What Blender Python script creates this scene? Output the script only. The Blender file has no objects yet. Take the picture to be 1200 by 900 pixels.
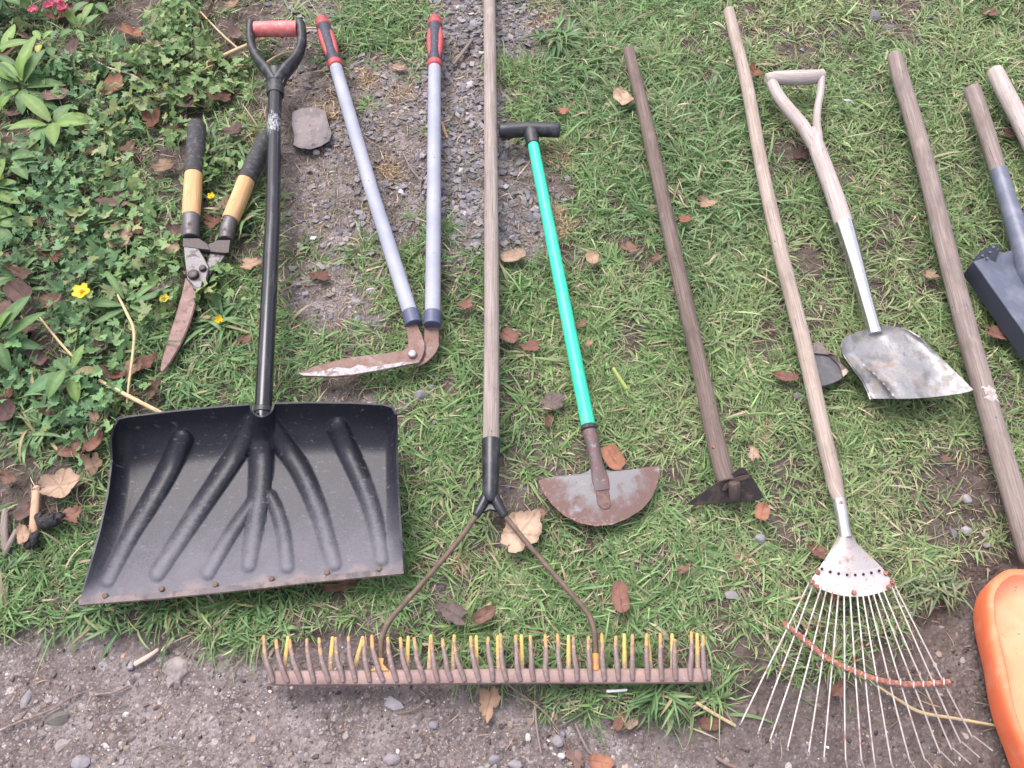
import bpy, bmesh, math, random
import numpy as np
from mathutils import Vector

random.seed(7)
RNG = np.random.default_rng(11)
scene = bpy.context.scene
COL = scene.collection
PI = math.pi

# ------------------------------------------------------------------ camera model
CAM_H, PITCH, FPX = 1.45, math.radians(63.0), 971.0
ST, CT = math.sin(PITCH), math.cos(PITCH)


def W(px, py, z=0.0):
    """the world point at height z that the photo shows at (px, py) of 1200x900"""
    u, v = (px - 600.0) / FPX, (py - 450.0) / FPX
    d = (CAM_H - z) / (ST + v * CT)
    return Vector((u * d, d * (CT - v * ST), z))


def PX(x, y, z=0.0):
    """world -> photo pixel (numpy)"""
    h = CAM_H - z
    d = y * CT + h * ST
    v = (h * CT - y * ST) / d
    return 600 + FPX * x / d, 450 + FPX * v


def scale_at(py, z=0.0):
    return FPX * (ST + (py - 450.0) / FPX * CT) / (CAM_H - z)


def zm(ox, oy, s, pts):
    return [(ox + p[0] / s, oy + p[1] / s) for p in pts]


# ------------------------------------------------------------------ noise helper
_perm = np.random.default_rng(3).random((256, 256))


def vnoise(x, y, f, seed=0):
    x = np.asarray(x) * f + 37.3 * seed + 500
    y = np.asarray(y) * f + 11.9 * seed + 500
    xi, yi = np.floor(x).astype(int), np.floor(y).astype(int)
    fx, fy = x - xi, y - yi
    fx, fy = fx * fx * (3 - 2 * fx), fy * fy * (3 - 2 * fy)
    g = lambda a, b: _perm[a % 256, b % 256]
    return (g(xi, yi) * (1 - fx) + g(xi + 1, yi) * fx) * (1 - fy) + (g(xi, yi + 1) * (1 - fx) + g(xi + 1, yi + 1) * fx) * fy


def fbm(x, y, f, seed=0, o=3):
    s = 0
    a = 0.5
    t = 0
    for i in range(o):
        s = s + a * vnoise(x, y, f * 2 ** i, seed + i * 5)
        t += a
        a *= 0.5
    return s / t


def sstep(a, b, x):
    t = np.clip((x - a) / (b - a), 0, 1)
    return t * t * (3 - 2 * t)


# ------------------------------------------------------------------ where the ground changes
_edge_x = [-600, 0, 100, 200, 300, 420, 500, 560, 640, 720, 790, 850, 900, 1000, 1060, 1120, 1200, 1700]
_edge_y = [715, 720, 735, 742, 748, 752, 770, 792, 815, 825, 832, 806, 790, 775, 745, 690, 640, 600]
_bed_y = [-300, 0, 100, 200, 300, 400, 450, 500, 560, 620, 660, 900]
_bed_x = [330, 318, 300, 290, 265, 205, 175, 140, 122, 60, 0, -200]
BARE = [(405, 200, 82, 120, .97), (345, 110, 40, 70, .9), (385, 345, 62, 52, .92), (430, 478, 95, 24, .75), (462, 160, 66, 105, 1.0), (545, 130, 46, 175, 1.0), (545, 10, 46, 60, 1.0), (440, 250, 50, 50, .9),
        (602, 235, 60, 78, 1.0), (612, 30, 82, 52, .97), (545, 20, 40, 60, .9), (250, 25, 120, 40, .75), (350, 20, 60, 40, .7), (535, 290, 30, 60, .45), (672, 525, 34, 42, .62), (960, 60, 55, 34, .7),
        (1070, 22, 46, 26, .6), (930, 168, 55, 28, .5), (900, 40, 50, 30, .45), (1132, 590, 58, 76, .92), (1160, 730, 95, 95, .9), (1060, 720, 60, 40, .5), (762, 655, 46, 34, .55),
        (1040, 200, 40, 30, .3), (700, 300, 60, 40, .25), (690, 15, 60, 18, .5), (985, 745, 60, 40, .35), (870, 690, 40, 40, .4), (590, 570, 40, 30, .35),
        (610, 800, 80, 25, .4), (1100, 280, 40, 40, .3), (840, 80, 36, 30, .4), (1178, 480, 30, 60, .35), (940, 640, 30, 40, .4), (500, 700, 40, 30, .45),(420,720,60,25,.5)]


def fields(x, y):
    """drive, bed, bare masks (0..1) at ground points"""
    px, py = PX(x, y)
    n = (fbm(x, y, 9, 4) - .5)
    n2 = (fbm(x, y, 25, 9) - .5)
    ed = np.interp(px, _edge_x, _edge_y)
    drive = sstep(-14, 16, py - ed + n * 60 + n2 * 30)
    bed = sstep(-25, 25, np.interp(py, _bed_y, _bed_x) - px + n * 110)
    bare = np.zeros_like(px)
    for (cx, cy, rx, ry, s) in BARE:
        q = ((px - cx) / rx) ** 2 + ((py - cy) / ry) ** 2
        bare = np.maximum(bare, s * sstep(1.5, .45, q + n * 1.6 + n2 * .8))
    bare = bare * (1 - bed * .6)
    return px, py, drive, bed, bare


def ground_z(x, y):
    x = np.asarray(x, float)
    y = np.asarray(y, float)
    px, py, drive, bed, bare = fields(x, y)
    z = (fbm(x, y, 5, 1) - .5) * .022 + (fbm(x, y, 22, 2) - .5) * .010
    z = z * (1 - .55 * drive) - .014 * drive + bed * .008
    z = z + (fbm(x, y, 70, 6, 2) - .5) * .004
    return z - .004


def gz(x, y):
    return float(ground_z(np.array([x]), np.array([y]))[0])


# ------------------------------------------------------------------ scene helpers
def link(name, me, parent=None, mats=()):
    o = bpy.data.objects.new(name, me)
    COL.objects.link(o)
    for m in mats:
        me.materials.append(m)
    if parent is not None:
        o.parent = parent
        for v in me.vertices:
            v.co -= parent.location
    return o


def tag(o, label=None, cat=None, group=None, kind=None):
    if label: o['label'] = label
    if cat: o['category'] = cat
    if group: o['group'] = group
    if kind: o['kind'] = kind
    return o


def root(name, label, cat, loc, group=None):
    o = bpy.data.objects.new(name, None)
    o.empty_display_size = .05
    COL.objects.link(o)
    o.location = loc
    return tag(o, label, cat, group)


class MB:
    def __init__(s):
        s.v, s.f, s.uv, s.mi, s.c = [], [], [], [], []

    def add(s, verts, faces, uvs=None, mi=0, cols=None):
        b = len(s.v)
        s.v += [tuple(p) for p in verts]
        s.uv += list(uvs) if uvs is not None else [(p[0], p[1]) for p in verts]
        s.c += list(cols) if cols is not None else [(1, 1, 1, 1)] * len(verts)
        for f in faces:
            s.f.append(tuple(i + b for i in f))
            s.mi.append(mi)

    # swept tube: pts world, rx horizontal half width, rz vertical half height
    def tube(s, pts, rx, rz=None, n=16, cap=('flat', 'flat'), sub=0, mi=0, bev=.0012):
        P = [Vector(p) for p in pts]
        rx = list(rx) if hasattr(rx, '__len__') else [rx] * len(P)
        rz = list(rx) if rz is None else (list(rz) if hasattr(rz, '__len__') else [rz] * len(P))
        if sub:
            Q, A, B = [], [], []
            for i in range(len(P) - 1):
                p0, p1, p2, p3 = P[max(i - 1, 0)], P[i], P[i + 1], P[min(i + 2, len(P) - 1)]
                for k in range(sub):
                    t = k / sub
                    Q.append(.5 * ((2 * p1) + (p2 - p0) * t + (2 * p0 - 5 * p1 + 4 * p2 - p3) * t * t + (3 * p1 - p0 - 3 * p2 + p3) * t ** 3))
                    A.append(rx[i] + (rx[i + 1] - rx[i]) * t)
                    B.append(rz[i] + (rz[i + 1] - rz[i]) * t)
            P, rx, rz = Q + [P[-1]], A + [rx[-1]], B + [rz[-1]]
        m = len(P)
        T = [(P[min(i + 1, m - 1)] - P[max(i - 1, 0)]).normalized() for i in range(m)]
        rings = []
        L = 0

        def caprings(kind, i, sgn):
            r = min(rx[i], rz[i])
            if kind == 'round':
                return [(-sgn * r * math.sin(a) * .9, max(math.cos(a), .02)) for a in (1.5, 1.2, .9, .6, .3)]
            if kind == 'soft':
                return [(-sgn * r * .32 * math.sin(a), .55 + .45 * math.cos(a) if a < 1.56 else .5) for a in (1.57, 1.2, .8, .4)]
            if kind == 'point':
                return [(-sgn * r * 2.0, .02)]
            return [(0, max(1 - bev / r, .5))]
        for (o_, k_) in caprings(cap[0], 0, 1):
            rings.append((P[0] + T[0] * o_, T[0], rx[0] * k_, rz[0] * k_, o_))
        st = bev if cap[0] == 'flat' else 0
        for i in range(m):
            if i: L += (P[i] - P[i - 1]).length
            off = T[0] * st if i == 0 else (T[i] * (-bev if cap[1] == 'flat' else 0) if i == m - 1 else Vector())
            rings.append((P[i] + off, T[i], rx[i], rz[i], L))
        for (o_, k_) in reversed(caprings(cap[1], m - 1, -1)):
            rings.append((P[-1] + T[-1] * o_, T[-1], rx[-1] * k_, rz[-1] * k_, L + o_))
        V, UV, F = [], [], []
        for (c, t, a, b, l) in rings:
            side = t.cross(Vector((0, 0, 1)))
            if side.length < .15:
                side = t.cross(Vector((0, 1, 0)))
            side.normalize()
            up = side.cross(t).normalized()
            for j in range(n + 1):
                an = -PI / 2 + 2 * PI * j / n
                if j < n:
                    pass
                V.append(c + side * (math.cos(an) * a) + up * (math.sin(an) * b))
                UV.append((2 * PI * j / n * a, l))
        R = len(rings)
        w = n + 1
        for i in range(R - 1):
            for j in range(n):
                F.append((i * w + j, i * w + j + 1, (i + 1) * w + j + 1, (i + 1) * w + j))
        F.append(tuple(range(n - 1, -1, -1)))
        F.append(tuple((R - 1) * w + j for j in range(n)))
        s.add(V, F, UV, mi)

    # pixel tube: [(px,py,z,width px)]
    def ptube(s, pts, flat=1.0, **k):
        P = [W(p[0], p[1], p[2]) for p in pts]
        r = [p[3] / 2 / scale_at(p[1], p[2]) for p in pts]
        s.tube(P, r, [q * flat for q in r], **k)
        return P, r

    def plate(s, pts, th, mi=0, bev=.0008):
        """closed outline of world points (any heights), made th thick downwards with a bevelled upper edge"""
        P = [Vector(p) for p in pts]
        n = len(P)
        c = sum(P, Vector()) / n
        area = sum(P[i].x * P[(i + 1) % n].y - P[(i + 1) % n].x * P[i].y for i in range(n))
        if area < 0: P.reverse()
        In = []
        for i in range(n):
            a, b, d = P[i - 1], P[i], P[(i + 1) % n]
            t = ((d - b).normalized() + (b - a).normalized())
            nr = Vector((-t.y, t.x, 0))
            nr = nr.normalized() if nr.length > 1e-6 else Vector()
            In.append(b + nr * bev)
        V = In + [p - Vector((0, 0, bev)) for p in P] + [p - Vector((0, 0, th)) for p in P]
        F = [tuple(range(n))]
        for k in (0, 1):
            for i in range(n):
                j = (i + 1) % n
                F.append((k * n + j, k * n + i, (k + 1) * n + i, (k + 1) * n + j)[::-1] if False else (k * n + i, (k + 1) * n + i, (k + 1) * n + j, k * n + j))
        F.append(tuple(2 * n + i for i in range(n - 1, -1, -1)))
        s.add(V, F, [(p.x - c.x, p.y - c.y) for p in V], mi)

    def sheet(s, G, th, mi=0, uv=None):
        """G: numpy (nu,nv,3) grid, given thickness below its normal"""
        nu, nv = G.shape[:2]
        du = np.gradient(G, axis=0)
        dv = np.gradient(G, axis=1)
        N = np.cross(du, dv)
        N /= np.linalg.norm(N, axis=2, keepdims=True) + 1e-12
        if N[..., 2].mean() < 0:
            N = -N
            flip = True
        else:
            flip = False
        B = G - N * th
        V = np.concatenate([G.reshape(-1, 3), B.reshape(-1, 3)])
        if uv is None:
            a, b = np.meshgrid(np.linspace(0, 1, nu), np.linspace(0, 1, nv), indexing='ij')
            uv = np.stack([a, b], -1)
        U = uv.reshape(-1, 2)
        U = np.concatenate([U, U])
        F = []
        o = nu * nv
        ix = lambda i, j: i * nv + j
        for i in range(nu - 1):
            for j in range(nv - 1):
                q = (ix(i, j), ix(i + 1, j), ix(i + 1, j + 1), ix(i, j + 1))
                if flip: q = q[::-1]
                F.append(q)
                F.append(tuple(k + o for k in q[::-1]))
        bd = [ix(i, 0) for i in range(nu)] + [ix(nu - 1, j) for j in range(1, nv)] + [ix(i, nv - 1) for i in range(nu - 2, -1, -1)] + [ix(0, j) for j in range(nv - 2, 0, -1)]
        for k in range(len(bd)):
            a, b = bd[k], bd[(k + 1) % len(bd)]
            q = (a, a + o, b + o, b)
            F.append(q[::-1] if flip else q)
        s.add(V.tolist(), F, U.tolist(), mi)

    def build(s, name, mats, parent=None, smooth=40, attr=False):
        me = bpy.data.meshes.new(name)
        me.from_pydata(s.v, [], s.f)
        uvl = me.uv_layers.new(name='UVMap')
        li = np.zeros(len(me.loops), np.int32)
        me.loops.foreach_get('vertex_index', li)
        uvl.data.foreach_set('uv', np.array(s.uv, np.float32)[li].ravel())
        if attr:
            ca = me.color_attributes.new('tint', 'FLOAT_COLOR', 'POINT')
            ca.data.foreach_set('color', np.array(s.c, np.float32).ravel())
        me.polygons.foreach_set('material_index', np.array(s.mi, np.int32))
        if smooth:
            me.polygons.foreach_set('use_smooth', np.ones(len(me.polygons), bool))
            bm = bmesh.new()
            bm.from_mesh(me)
            bmesh.ops.recalc_face_normals(bm, faces=bm.faces)
            bm.to_mesh(me)
            bm.free()
            me.set_sharp_from_angle(angle=math.radians(smooth))
        me.update()
        return link(name, me, parent, mats if isinstance(mats, (list, tuple)) else [mats])


def fast_mesh(name, V, quads, tris, cols, mat):
    """numpy arrays -> one mesh object (for grass, gravel, ground cover)"""
    me = bpy.data.meshes.new(name)
    me.vertices.add(len(V))
    me.vertices.foreach_set('co', np.asarray(V, np.float32).ravel())
    nq, nt = len(quads), len(tris)
    me.loops.add(nq * 4 + nt * 3)
    me.polygons.add(nq + nt)
    li = np.concatenate([np.asarray(quads, np.int32).ravel(), np.asarray(tris, np.int32).ravel()])
    me.loops.foreach_set('vertex_index', li)
    me.polygons.foreach_set('loop_start', np.concatenate([np.arange(nq) * 4, nq * 4 + np.arange(nt) * 3]).astype(np.int32))
    ca = me.color_attributes.new('tint', 'FLOAT_COLOR', 'POINT')
    ca.data.foreach_set('color', np.asarray(cols, np.float32).ravel())
    me.polygons.foreach_set('use_smooth', np.zeros(nq + nt, bool))
    me.update(calc_edges=True)
    me.validate()
    o = bpy.data.objects.new(name, me)
    me.materials.append(mat)
    COL.objects.link(o)
    return o


# ------------------------------------------------------------------ materials
def mat(name, col, rough=.5, metal=0.0, layers=(), bump=0.0, bscale=300, coord='Object', vscale=(1, 1, 1), attr=None, transl=0.0, spec=.5, rvar=0.0, extra=None, coat=0):
    m = bpy.data.materials.new(name)
    m.use_nodes = True
    nt = m.node_tree
    N, L = nt.nodes, nt.links
    b = N['Principled BSDF']
    out = N['Material Output']
    tc = N.new('ShaderNodeTexCoord')
    mp = N.new('ShaderNodeMapping')
    mp.inputs['Scale'].default_value = vscale
    L.new(tc.outputs[coord], mp.inputs[0])
    vec = mp.outputs[0]
    if attr:
        a = N.new('ShaderNodeAttribute')
        a.attribute_name = attr
        cur = a.outputs['Color']
    else:
        c = N.new('ShaderNodeRGB')
        c.outputs[0].default_value = (*col, 1)
        cur = c.outputs[0]
    for ly in layers:
        c2, sc, lo, hi = ly[:4]
        opt = ly[4] if len(ly) > 4 else {}
        nz = N.new('ShaderNodeTexNoise')
        nz.inputs['Scale'].default_value = sc
        nz.inputs['Detail'].default_value = opt.get('detail', 5)
        nz.inputs['Roughness'].default_value = opt.get('rough', .6)
        src = vec
        if 'stretch' in opt:
            m2 = N.new('ShaderNodeMapping')
            m2.inputs['Scale'].default_value = opt['stretch']
            L.new(tc.outputs[opt.get('coord', 'UV')], m2.inputs[0])
            src = m2.outputs[0]
        L.new(src, nz.inputs['Vector'])
        fac = nz.outputs['Fac']
        if 'mask' in opt:
            # band on a UV axis: (axis, a, b, soft) -> added to noise before threshold
            ax, a0, a1, wgt = opt['mask']
            sx = N.new('ShaderNodeSeparateXYZ')
            L.new(tc.outputs['UV'], sx.inputs[0])
            mr = N.new('ShaderNodeMapRange')
            mr.inputs[1].default_value = a0
            mr.inputs[2].default_value = a1
            mr.inputs[3].default_value = -wgt
            mr.inputs[4].default_value = wgt
            L.new(sx.outputs[ax], mr.inputs[0])
            ad = N.new('ShaderNodeMath')
            L.new(fac, ad.inputs[0])
            L.new(mr.outputs[0], ad.inputs[1])
            fac = ad.outputs[0]
        if 'rad' in opt:
            # distance from a UV centre, elliptical: (cx, cy, sx, sy, r0, r1, weight)
            cx, cy, sx_, sy_, r0, r1, wgt = opt['rad']
            m3 = N.new('ShaderNodeMapping')
            m3.inputs['Location'].default_value = (-cx * sx_, -cy * sy_, 0)
            m3.inputs['Scale'].default_value = (sx_, sy_, 0)
            L.new(tc.outputs['UV'], m3.inputs[0])
            ln = N.new('ShaderNodeVectorMath')
            ln.operation = 'LENGTH'
            L.new(m3.outputs[0], ln.inputs[0])
            mr = N.new('ShaderNodeMapRange')
            mr.inputs[1].default_value = r0
            mr.inputs[2].default_value = r1
            mr.inputs[3].default_value = -wgt
            mr.inputs[4].default_value = wgt
            L.new(ln.outputs['Value'], mr.inputs[0])
            ad = N.new('ShaderNodeMath')
            L.new(fac, ad.inputs[0])
            L.new(mr.outputs[0], ad.inputs[1])
            fac = ad.outputs[0]
        mr = N.new('ShaderNodeMapRange')
        mr.inputs[1].default_value = lo
        mr.inputs[2].default_value = hi
        mr.inputs[4].default_value = opt.get('amt', 1.0)
        L.new(fac, mr.inputs[0])
        mx = N.new('ShaderNodeMix')
        mx.data_type = 'RGBA'
        if 'blend' in opt: mx.blend_type = opt['blend']
        L.new(mr.outputs[0], mx.inputs['Factor'])
        L.new(cur, mx.inputs['A'])
        mx.inputs['B'].default_value = (*c2, 1)
        cur = mx.outputs['Result']
        if 'metal' in opt or 'rgh' in opt:
            for key, sock in (('metal', 'Metallic'), ('rgh', 'Roughness')):
                if key in opt:
                    mm = N.new('ShaderNodeMix')
                    L.new(mr.outputs[0], mm.inputs['Factor'])
                    s_ = b.inputs[sock]
                    if s_.is_linked:
                        L.new(s_.links[0].from_socket, mm.inputs['A'])
                    else:
                        mm.inputs['A'].default_value = metal if key == 'metal' else rough
                    mm.inputs['B'].default_value = opt[key]
                    L.new(mm.outputs['Result'], s_)
    L.new(cur, b.inputs['Base Color'])
    if not b.inputs['Roughness'].is_linked: b.inputs['Roughness'].default_value = rough
    if not b.inputs['Metallic'].is_linked: b.inputs['Metallic'].default_value = metal
    b.inputs['Specular IOR Level'].default_value = spec
    b.inputs['Coat Weight'].default_value = coat
    if bump:
        nz = N.new('ShaderNodeTexNoise')
        nz.inputs['Scale'].default_value = bscale
        nz.inputs['Detail'].default_value = 6
        L.new(vec, nz.inputs['Vector'])
        bp = N.new('ShaderNodeBump')
        bp.inputs['Strength'].default_value = min(bump * 1000, 1)
        bp.inputs['Distance'].default_value = .001 if bump < .001 else bump
        L.new(nz.outputs['Fac'], bp.inputs['Height'])
        L.new(bp.outputs[0], b.inputs['Normal'])
    if transl:
        tr = N.new('ShaderNodeBsdfTranslucent')
        L.new(cur, tr.inputs['Color'])
        ms = N.new('ShaderNodeMixShader')
        ms.inputs[0].default_value = transl
        L.new(b.outputs[0], ms.inputs[1])
        L.new(tr.outputs[0], ms.inputs[2])
        L.new(ms.outputs[0], out.inputs[0])
    return m


def wood(name, base, dark, pale, blot=.5, grain=1.0):
    return mat(name, base, rough=.78, spec=.25, layers=[
        (dark, 1.0, .42, .68, dict(stretch=(420 * grain, 9, 1), detail=6, amt=.8)),
        (pale, 1.0, .52, .75, dict(stretch=(160 * grain, 4, 1), detail=4, amt=.7)),
        (dark, 1.0, .47, .66, dict(stretch=(22, 7, 1), detail=7, rough=.7, amt=blot)),
        (tuple(c * .55 for c in dark), 1.0, .58, .72, dict(stretch=(40, 20, 1), detail=6, rough=.7, amt=.6)),
        (pale, 1.0, .58, .70, dict(stretch=(30, 11, 1), detail=5, amt=.5)),
        ((.05, .04, .036), 1.0, .655, .70, dict(stretch=(330, 7, 1), detail=3, amt=.7)),
        ((.045, .035, .03), 1.0, .70, .735, dict(stretch=(75, 45, 1), detail=2, amt=.75)),
    ], bump=.0010, bscale=1.0, coord='UV', vscale=(500, 14, 1))


M = {}
M['wood_grey'] = wood('weathered grey wood', (.31, .26, .235), (.165, .135, .12), (.45, .40, .375))
M['wood_tan'] = wood('weathered tan wood', (.37, .305, .26), (.215, .17, .14), (.52, .46, .41), .8)
M['wood_dark'] = wood('old brown wood', (.165, .125, .108), (.085, .062, .054), (.26, .21, .18), .8)
M['wood_pole'] = wood('grey brown wood', (.245, .20, .18), (.135, .105, .094), (.37, .32, .295), .8)
M['wood_pale'] = wood('pale bleached wood', (.52, .42, .34), (.33, .25, .19), (.66, .58, .50), .4)
M['wood_bleach'] = wood('silver grey wood', (.44, .385, .36), (.26, .215, .195), (.58, .53, .50), .5)
M['wood_orange'] = wood('varnished orange wood', (.58, .37, .19), (.44, .25, .11), (.68, .50, .31), .4)
M['wood_worn'] = mat('worn pale bare wood', (.44, .39, .365), .75, layers=[((.28, .235, .215), 60, .42, .62)])
BLK = (.017, .018, .022)
M['black_plastic'] = mat('scuffed black plastic', BLK, .42, layers=[((.075, .075, .085), 55, .5, .72, dict(rgh=.6)), ((.16, .155, .16), 420, .66, .74, dict(amt=.5))], bump=.0003, bscale=700)
M['black_blade'] = mat('dusty black plastic blade', (.015, .016, .023), .42, spec=.36, layers=[
    ((.145, .14, .16), 300, .36, .76, dict(mask=(1, .30, 1.0, .26), detail=9, rough=.8, rgh=.72, amt=.75)),
    ((.15, .145, .165), 16, .46, .78, dict(mask=(1, .25, 1.05, .20), detail=9, rough=.72, rgh=.72, amt=.7)),
    ((.10, .10, .115), 620, .56, .70, dict(amt=.4)),
    ((.30, .29, .30), 120, .69, .74, dict(amt=.35, detail=3)),
    ((.17, .165, .185), 90, .46, .80, dict(mask=(0, 0.0, 1.0, .24), amt=.6, rgh=.66, detail=9, rough=.8)),
    ((.21, .205, .215), 1.0, .61, .70, dict(stretch=(60, 160, 1), coord='Object', detail=5, amt=.4)),
    ((.24, .19, .18), 40, .5, .74, dict(mask=(1, .86, 1.0, .30), amt=.75, rgh=.8))], bump=.0004, bscale=420)
M['black_shaft'] = mat('glossy black tube', (.011, .012, .017), .17, layers=[
    ((.42, .43, .46), 1.0, .60, .70, dict(stretch=(260, 75, 1), detail=8, rough=.7, rad=(.040, .120, 8, 9, .15, .6, -.17), amt=.7, rgh=.7)), ((.09, .09, .10), 1.0, .55, .72, dict(stretch=(70, 10, 1), detail=7, amt=.5, rgh=.5)),
    ((.10, .10, .11), 300, .64, .72, dict(amt=.35))])
M['rubber'] = mat('worn black rubber grip', (.03, .03, .033), .75, layers=[((.11, .105, .105), 90, .5, .75), ((.4, .4, .4), 160, .68, .74, dict(amt=.6))], bump=.0006, bscale=500)
M['red_plastic'] = mat('faded red plastic', (.56, .13, .13), .55, layers=[((.64, .25, .23), 70, .45, .7), ((.30, .07, .06), 200, .64, .75, dict(amt=.6))])
M['red_grip'] = mat('red grip', (.36, .045, .05), .55, layers=[((.44, .12, .12), 120, .5, .75), ((.10, .05, .05), 300, .66, .74, dict(amt=.7))])
M['dark_grip'] = mat('dark navy grip', (.025, .025, .045), .6, layers=[((.09, .085, .11), 160, .5, .75)])
M['grey_tube'] = mat('pale blue grey painted tube', (.27, .285, .345), .55, spec=.3, layers=[((.34, .355, .41), 14, .4, .7), ((.20, .205, .25), 420, .66, .72, dict(amt=.6)), ((.09, .05, .04), 130, .735, .76, dict(detail=2)), ((.2, .16, .15), 26, .66, .8, dict(amt=.5))])
M['blue_collar'] = mat('dark blue grey collar', (.07, .08, .14), .5, layers=[((.2, .21, .27), 200, .6, .75)])
RUST, RUST2 = (.17, .085, .06), (.30, .17, .12)
M['rust'] = mat('rusty steel', (.20, .13, .11), .7, .25, layers=[(RUST, 60, .45, .65), ((.33, .28, .27), 28, .5, .72), (RUST2, 300, .58, .7)], bump=.0008, bscale=500)
M['rust_red'] = mat('red rusted bar', (.24, .09, .06), .75, .1, layers=[((.40, .20, .15), 180, .5, .62), ((.13, .055, .04), 60, .55, .7), ((.5, .42, .4), 90, .66, .74)], bump=.0008, bscale=500)
M['rust_rod'] = mat('brown rusted rod', (.135, .095, .072), .7, .2, layers=[((.24, .16, .11), 120, .5, .7), ((.07, .05, .04), 60, .5, .7)], bump=.0006, bscale=600)
M['rust_dark'] = mat('dark oily steel', (.05, .042, .042), .5, .4, layers=[((.12, .085, .07), 55, .5, .72, dict(metal=.1, rgh=.75)), ((.17, .13, .12), 240, .62, .72)], bump=.0007, bscale=400)
M['dull_steel'] = mat('dull dark steel', (.13, .125, .13), .5, .6, layers=[((.08, .055, .05), 60, .5, .68, dict(metal=.1, rgh=.8)), ((.28, .26, .26), 200, .6, .74)], bump=.0005, bscale=400)
M['edge_steel'] = mat('scraped bright edge', (.25, .245, .255), .55, .35, layers=[((.22, .165, .15), 80, .48, .62, dict(metal=.2, rgh=.8)), ((.7, .69, .7), 240, .6, .7)], bump=.0004, bscale=500)
M['steel'] = mat('bare worn steel', (.60, .585, .59), .34, .85, layers=[((.36, .30, .28), 40, .55, .8, dict(metal=.4, rgh=.6)), ((.30, .13, .08), 90, .66, .72, dict(metal=.1, rgh=.8))], bump=.0003, bscale=300)
M['white_steel'] = mat('pale zinc plate', (.50, .47, .46), .55, .3, layers=[((.32, .20, .16), 60, .55, .72, dict(metal=.1, rgh=.8)), ((.45, .38, .36), 300, .6, .7), ((.68, .66, .66), 20, .4, .7, dict(amt=.5))], bump=.0002, bscale=300)
M['fan_steel'] = mat('dull zinc fan', (.50, .46, .45), .45, .6, layers=[((.30, .19, .15), 55, .52, .70, dict(metal=.1, rgh=.8)), ((.22, .18, .17), 300, .62, .7)], bump=.0002, bscale=300)
M['tine'] = mat('pale wire tine', (.40, .36, .335), .5, .5, layers=[((.30, .15, .10), 30, .55, .66, dict(metal=.1, rgh=.8)), ((.52, .49, .46), 80, .5, .7)])
M['spade_steel'] = mat('worn spade blade with painted reflections', (.27, .265, .265), .36, .55, layers=[((.38, .375, .38), 16, .44, .66, dict(rgh=.46)), ((.13, .125, .122), 22, .50, .60, dict(rgh=.55, amt=.65, detail=3)), ((.22, .195, .17), 30, .52, .60, dict(metal=.15, rgh=.7, amt=.7, detail=4)),  # mottled layers paint dried mud and mirror reflections into the steel colour
                                                                ((.25, .16, .09), 1.0, .60, .74, dict(stretch=(5, 16, 1), rad=(.28, .52, 2.2, 11, .2, 1.0, -.22), metal=.1, rgh=.8, amt=.7)), ((.13, .12, .115), 1.0, .56, .64, dict(stretch=(7, 4, 1), detail=3, amt=.5)), ((.15, .14, .135), 220, .60, .72), ((.40, .39, .385), 90, .66, .76, dict(amt=.5)),
                                                                ((.44, .43, .43), 1.0, .62, .68, dict(stretch=(9, 60, 1), detail=5, amt=.4))], bump=.0018, bscale=34)
M['dull_bolt'] = mat('dull grey bolt', (.28, .27, .28), .55, .4, layers=[((.18, .15, .14), 150, .5, .7)])
M['chrome'] = mat('chromed socket', (.62, .62, .63), .17, .95, layers=[((.35, .34, .34), 80, .58, .8, dict(rgh=.45)), ((.9, .9, .9), 220, .62, .7, dict(rgh=.5))])
M['half_moon'] = mat('half moon plate', (.185, .18, .185), .6, .2, layers=[
    ((.15, .092, .08), 24, .41, .60, dict(rad=(0.0, .0, 8.6, 10.2, .25, 1.05, .20), metal=.1, rgh=.8, detail=8, rough=.7)),
    ((.33, .185, .155), 240, .55, .64, dict(rad=(0.0, .0, 8.6, 10.2, .8, 1.08, .16), metal=.1, rgh=.85)),
    ((.25, .25, .275), 30, .58, .74), ((.15, .085, .075), 50, .58, .68, dict(amt=.8))], bump=.0007, bscale=300)
M['rust_socket'] = mat('rusty tool socket', (.135, .105, .105), .6, .4, layers=[((.17, .085, .07), 60, .48, .62, dict(metal=.1, rgh=.8)), ((.27, .24, .25), 130, .6, .72)], bump=.0006, bscale=400)
M['green_tube'] = mat('bright mint green tube', (.022, .60, .36), .36, layers=[((.07, .62, .43), 1.0, .45, .75, dict(stretch=(30, 12, 1), amt=.7)), ((.03, .38, .25), 1.0, .44, .62, dict(stretch=(60, 22, 1), detail=7, amt=.6, rgh=.55)), ((.16, .22, .14), 1.0, .55, .66, dict(stretch=(90, 30, 1), detail=5, amt=.65, rgh=.75)), ((.30, .66, .52), 1.0, .68, .71, dict(stretch=(500, 14, 1), detail=2, amt=.7))], bump=.0002, bscale=300)
M['blue_steel'] = mat('blue grey enamel', (.105, .118, .158), .42, .1, layers=[((.17, .185, .23), 26, .45, .7), ((.06, .065, .09), 200, .64, .72, dict(amt=.6)), ((.36, .37, .41), 400, .68, .73, dict(amt=.5))], bump=.0002, bscale=400)
M['rake_bar'] = mat('dull mauve rusted bar', (.30, .205, .185), .62, .15, layers=[((.20, .13, .115), 22, .45, .7), ((.44, .24, .10), 34, .62, .7, dict(amt=.6)), ((.40, .32, .30), 200, .6, .72)], bump=.0005, bscale=500)
M['tooth'] = mat('worn rake tooth', (.20, .145, .135), .62, .2, layers=[((.29, .22, .20), 160, .5, .7), ((.52, .27, .09), 90, .46, .62, dict(mask=(1, .034, .072, .17), metal=0, rgh=.6))], bump=.0005, bscale=500)
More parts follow.
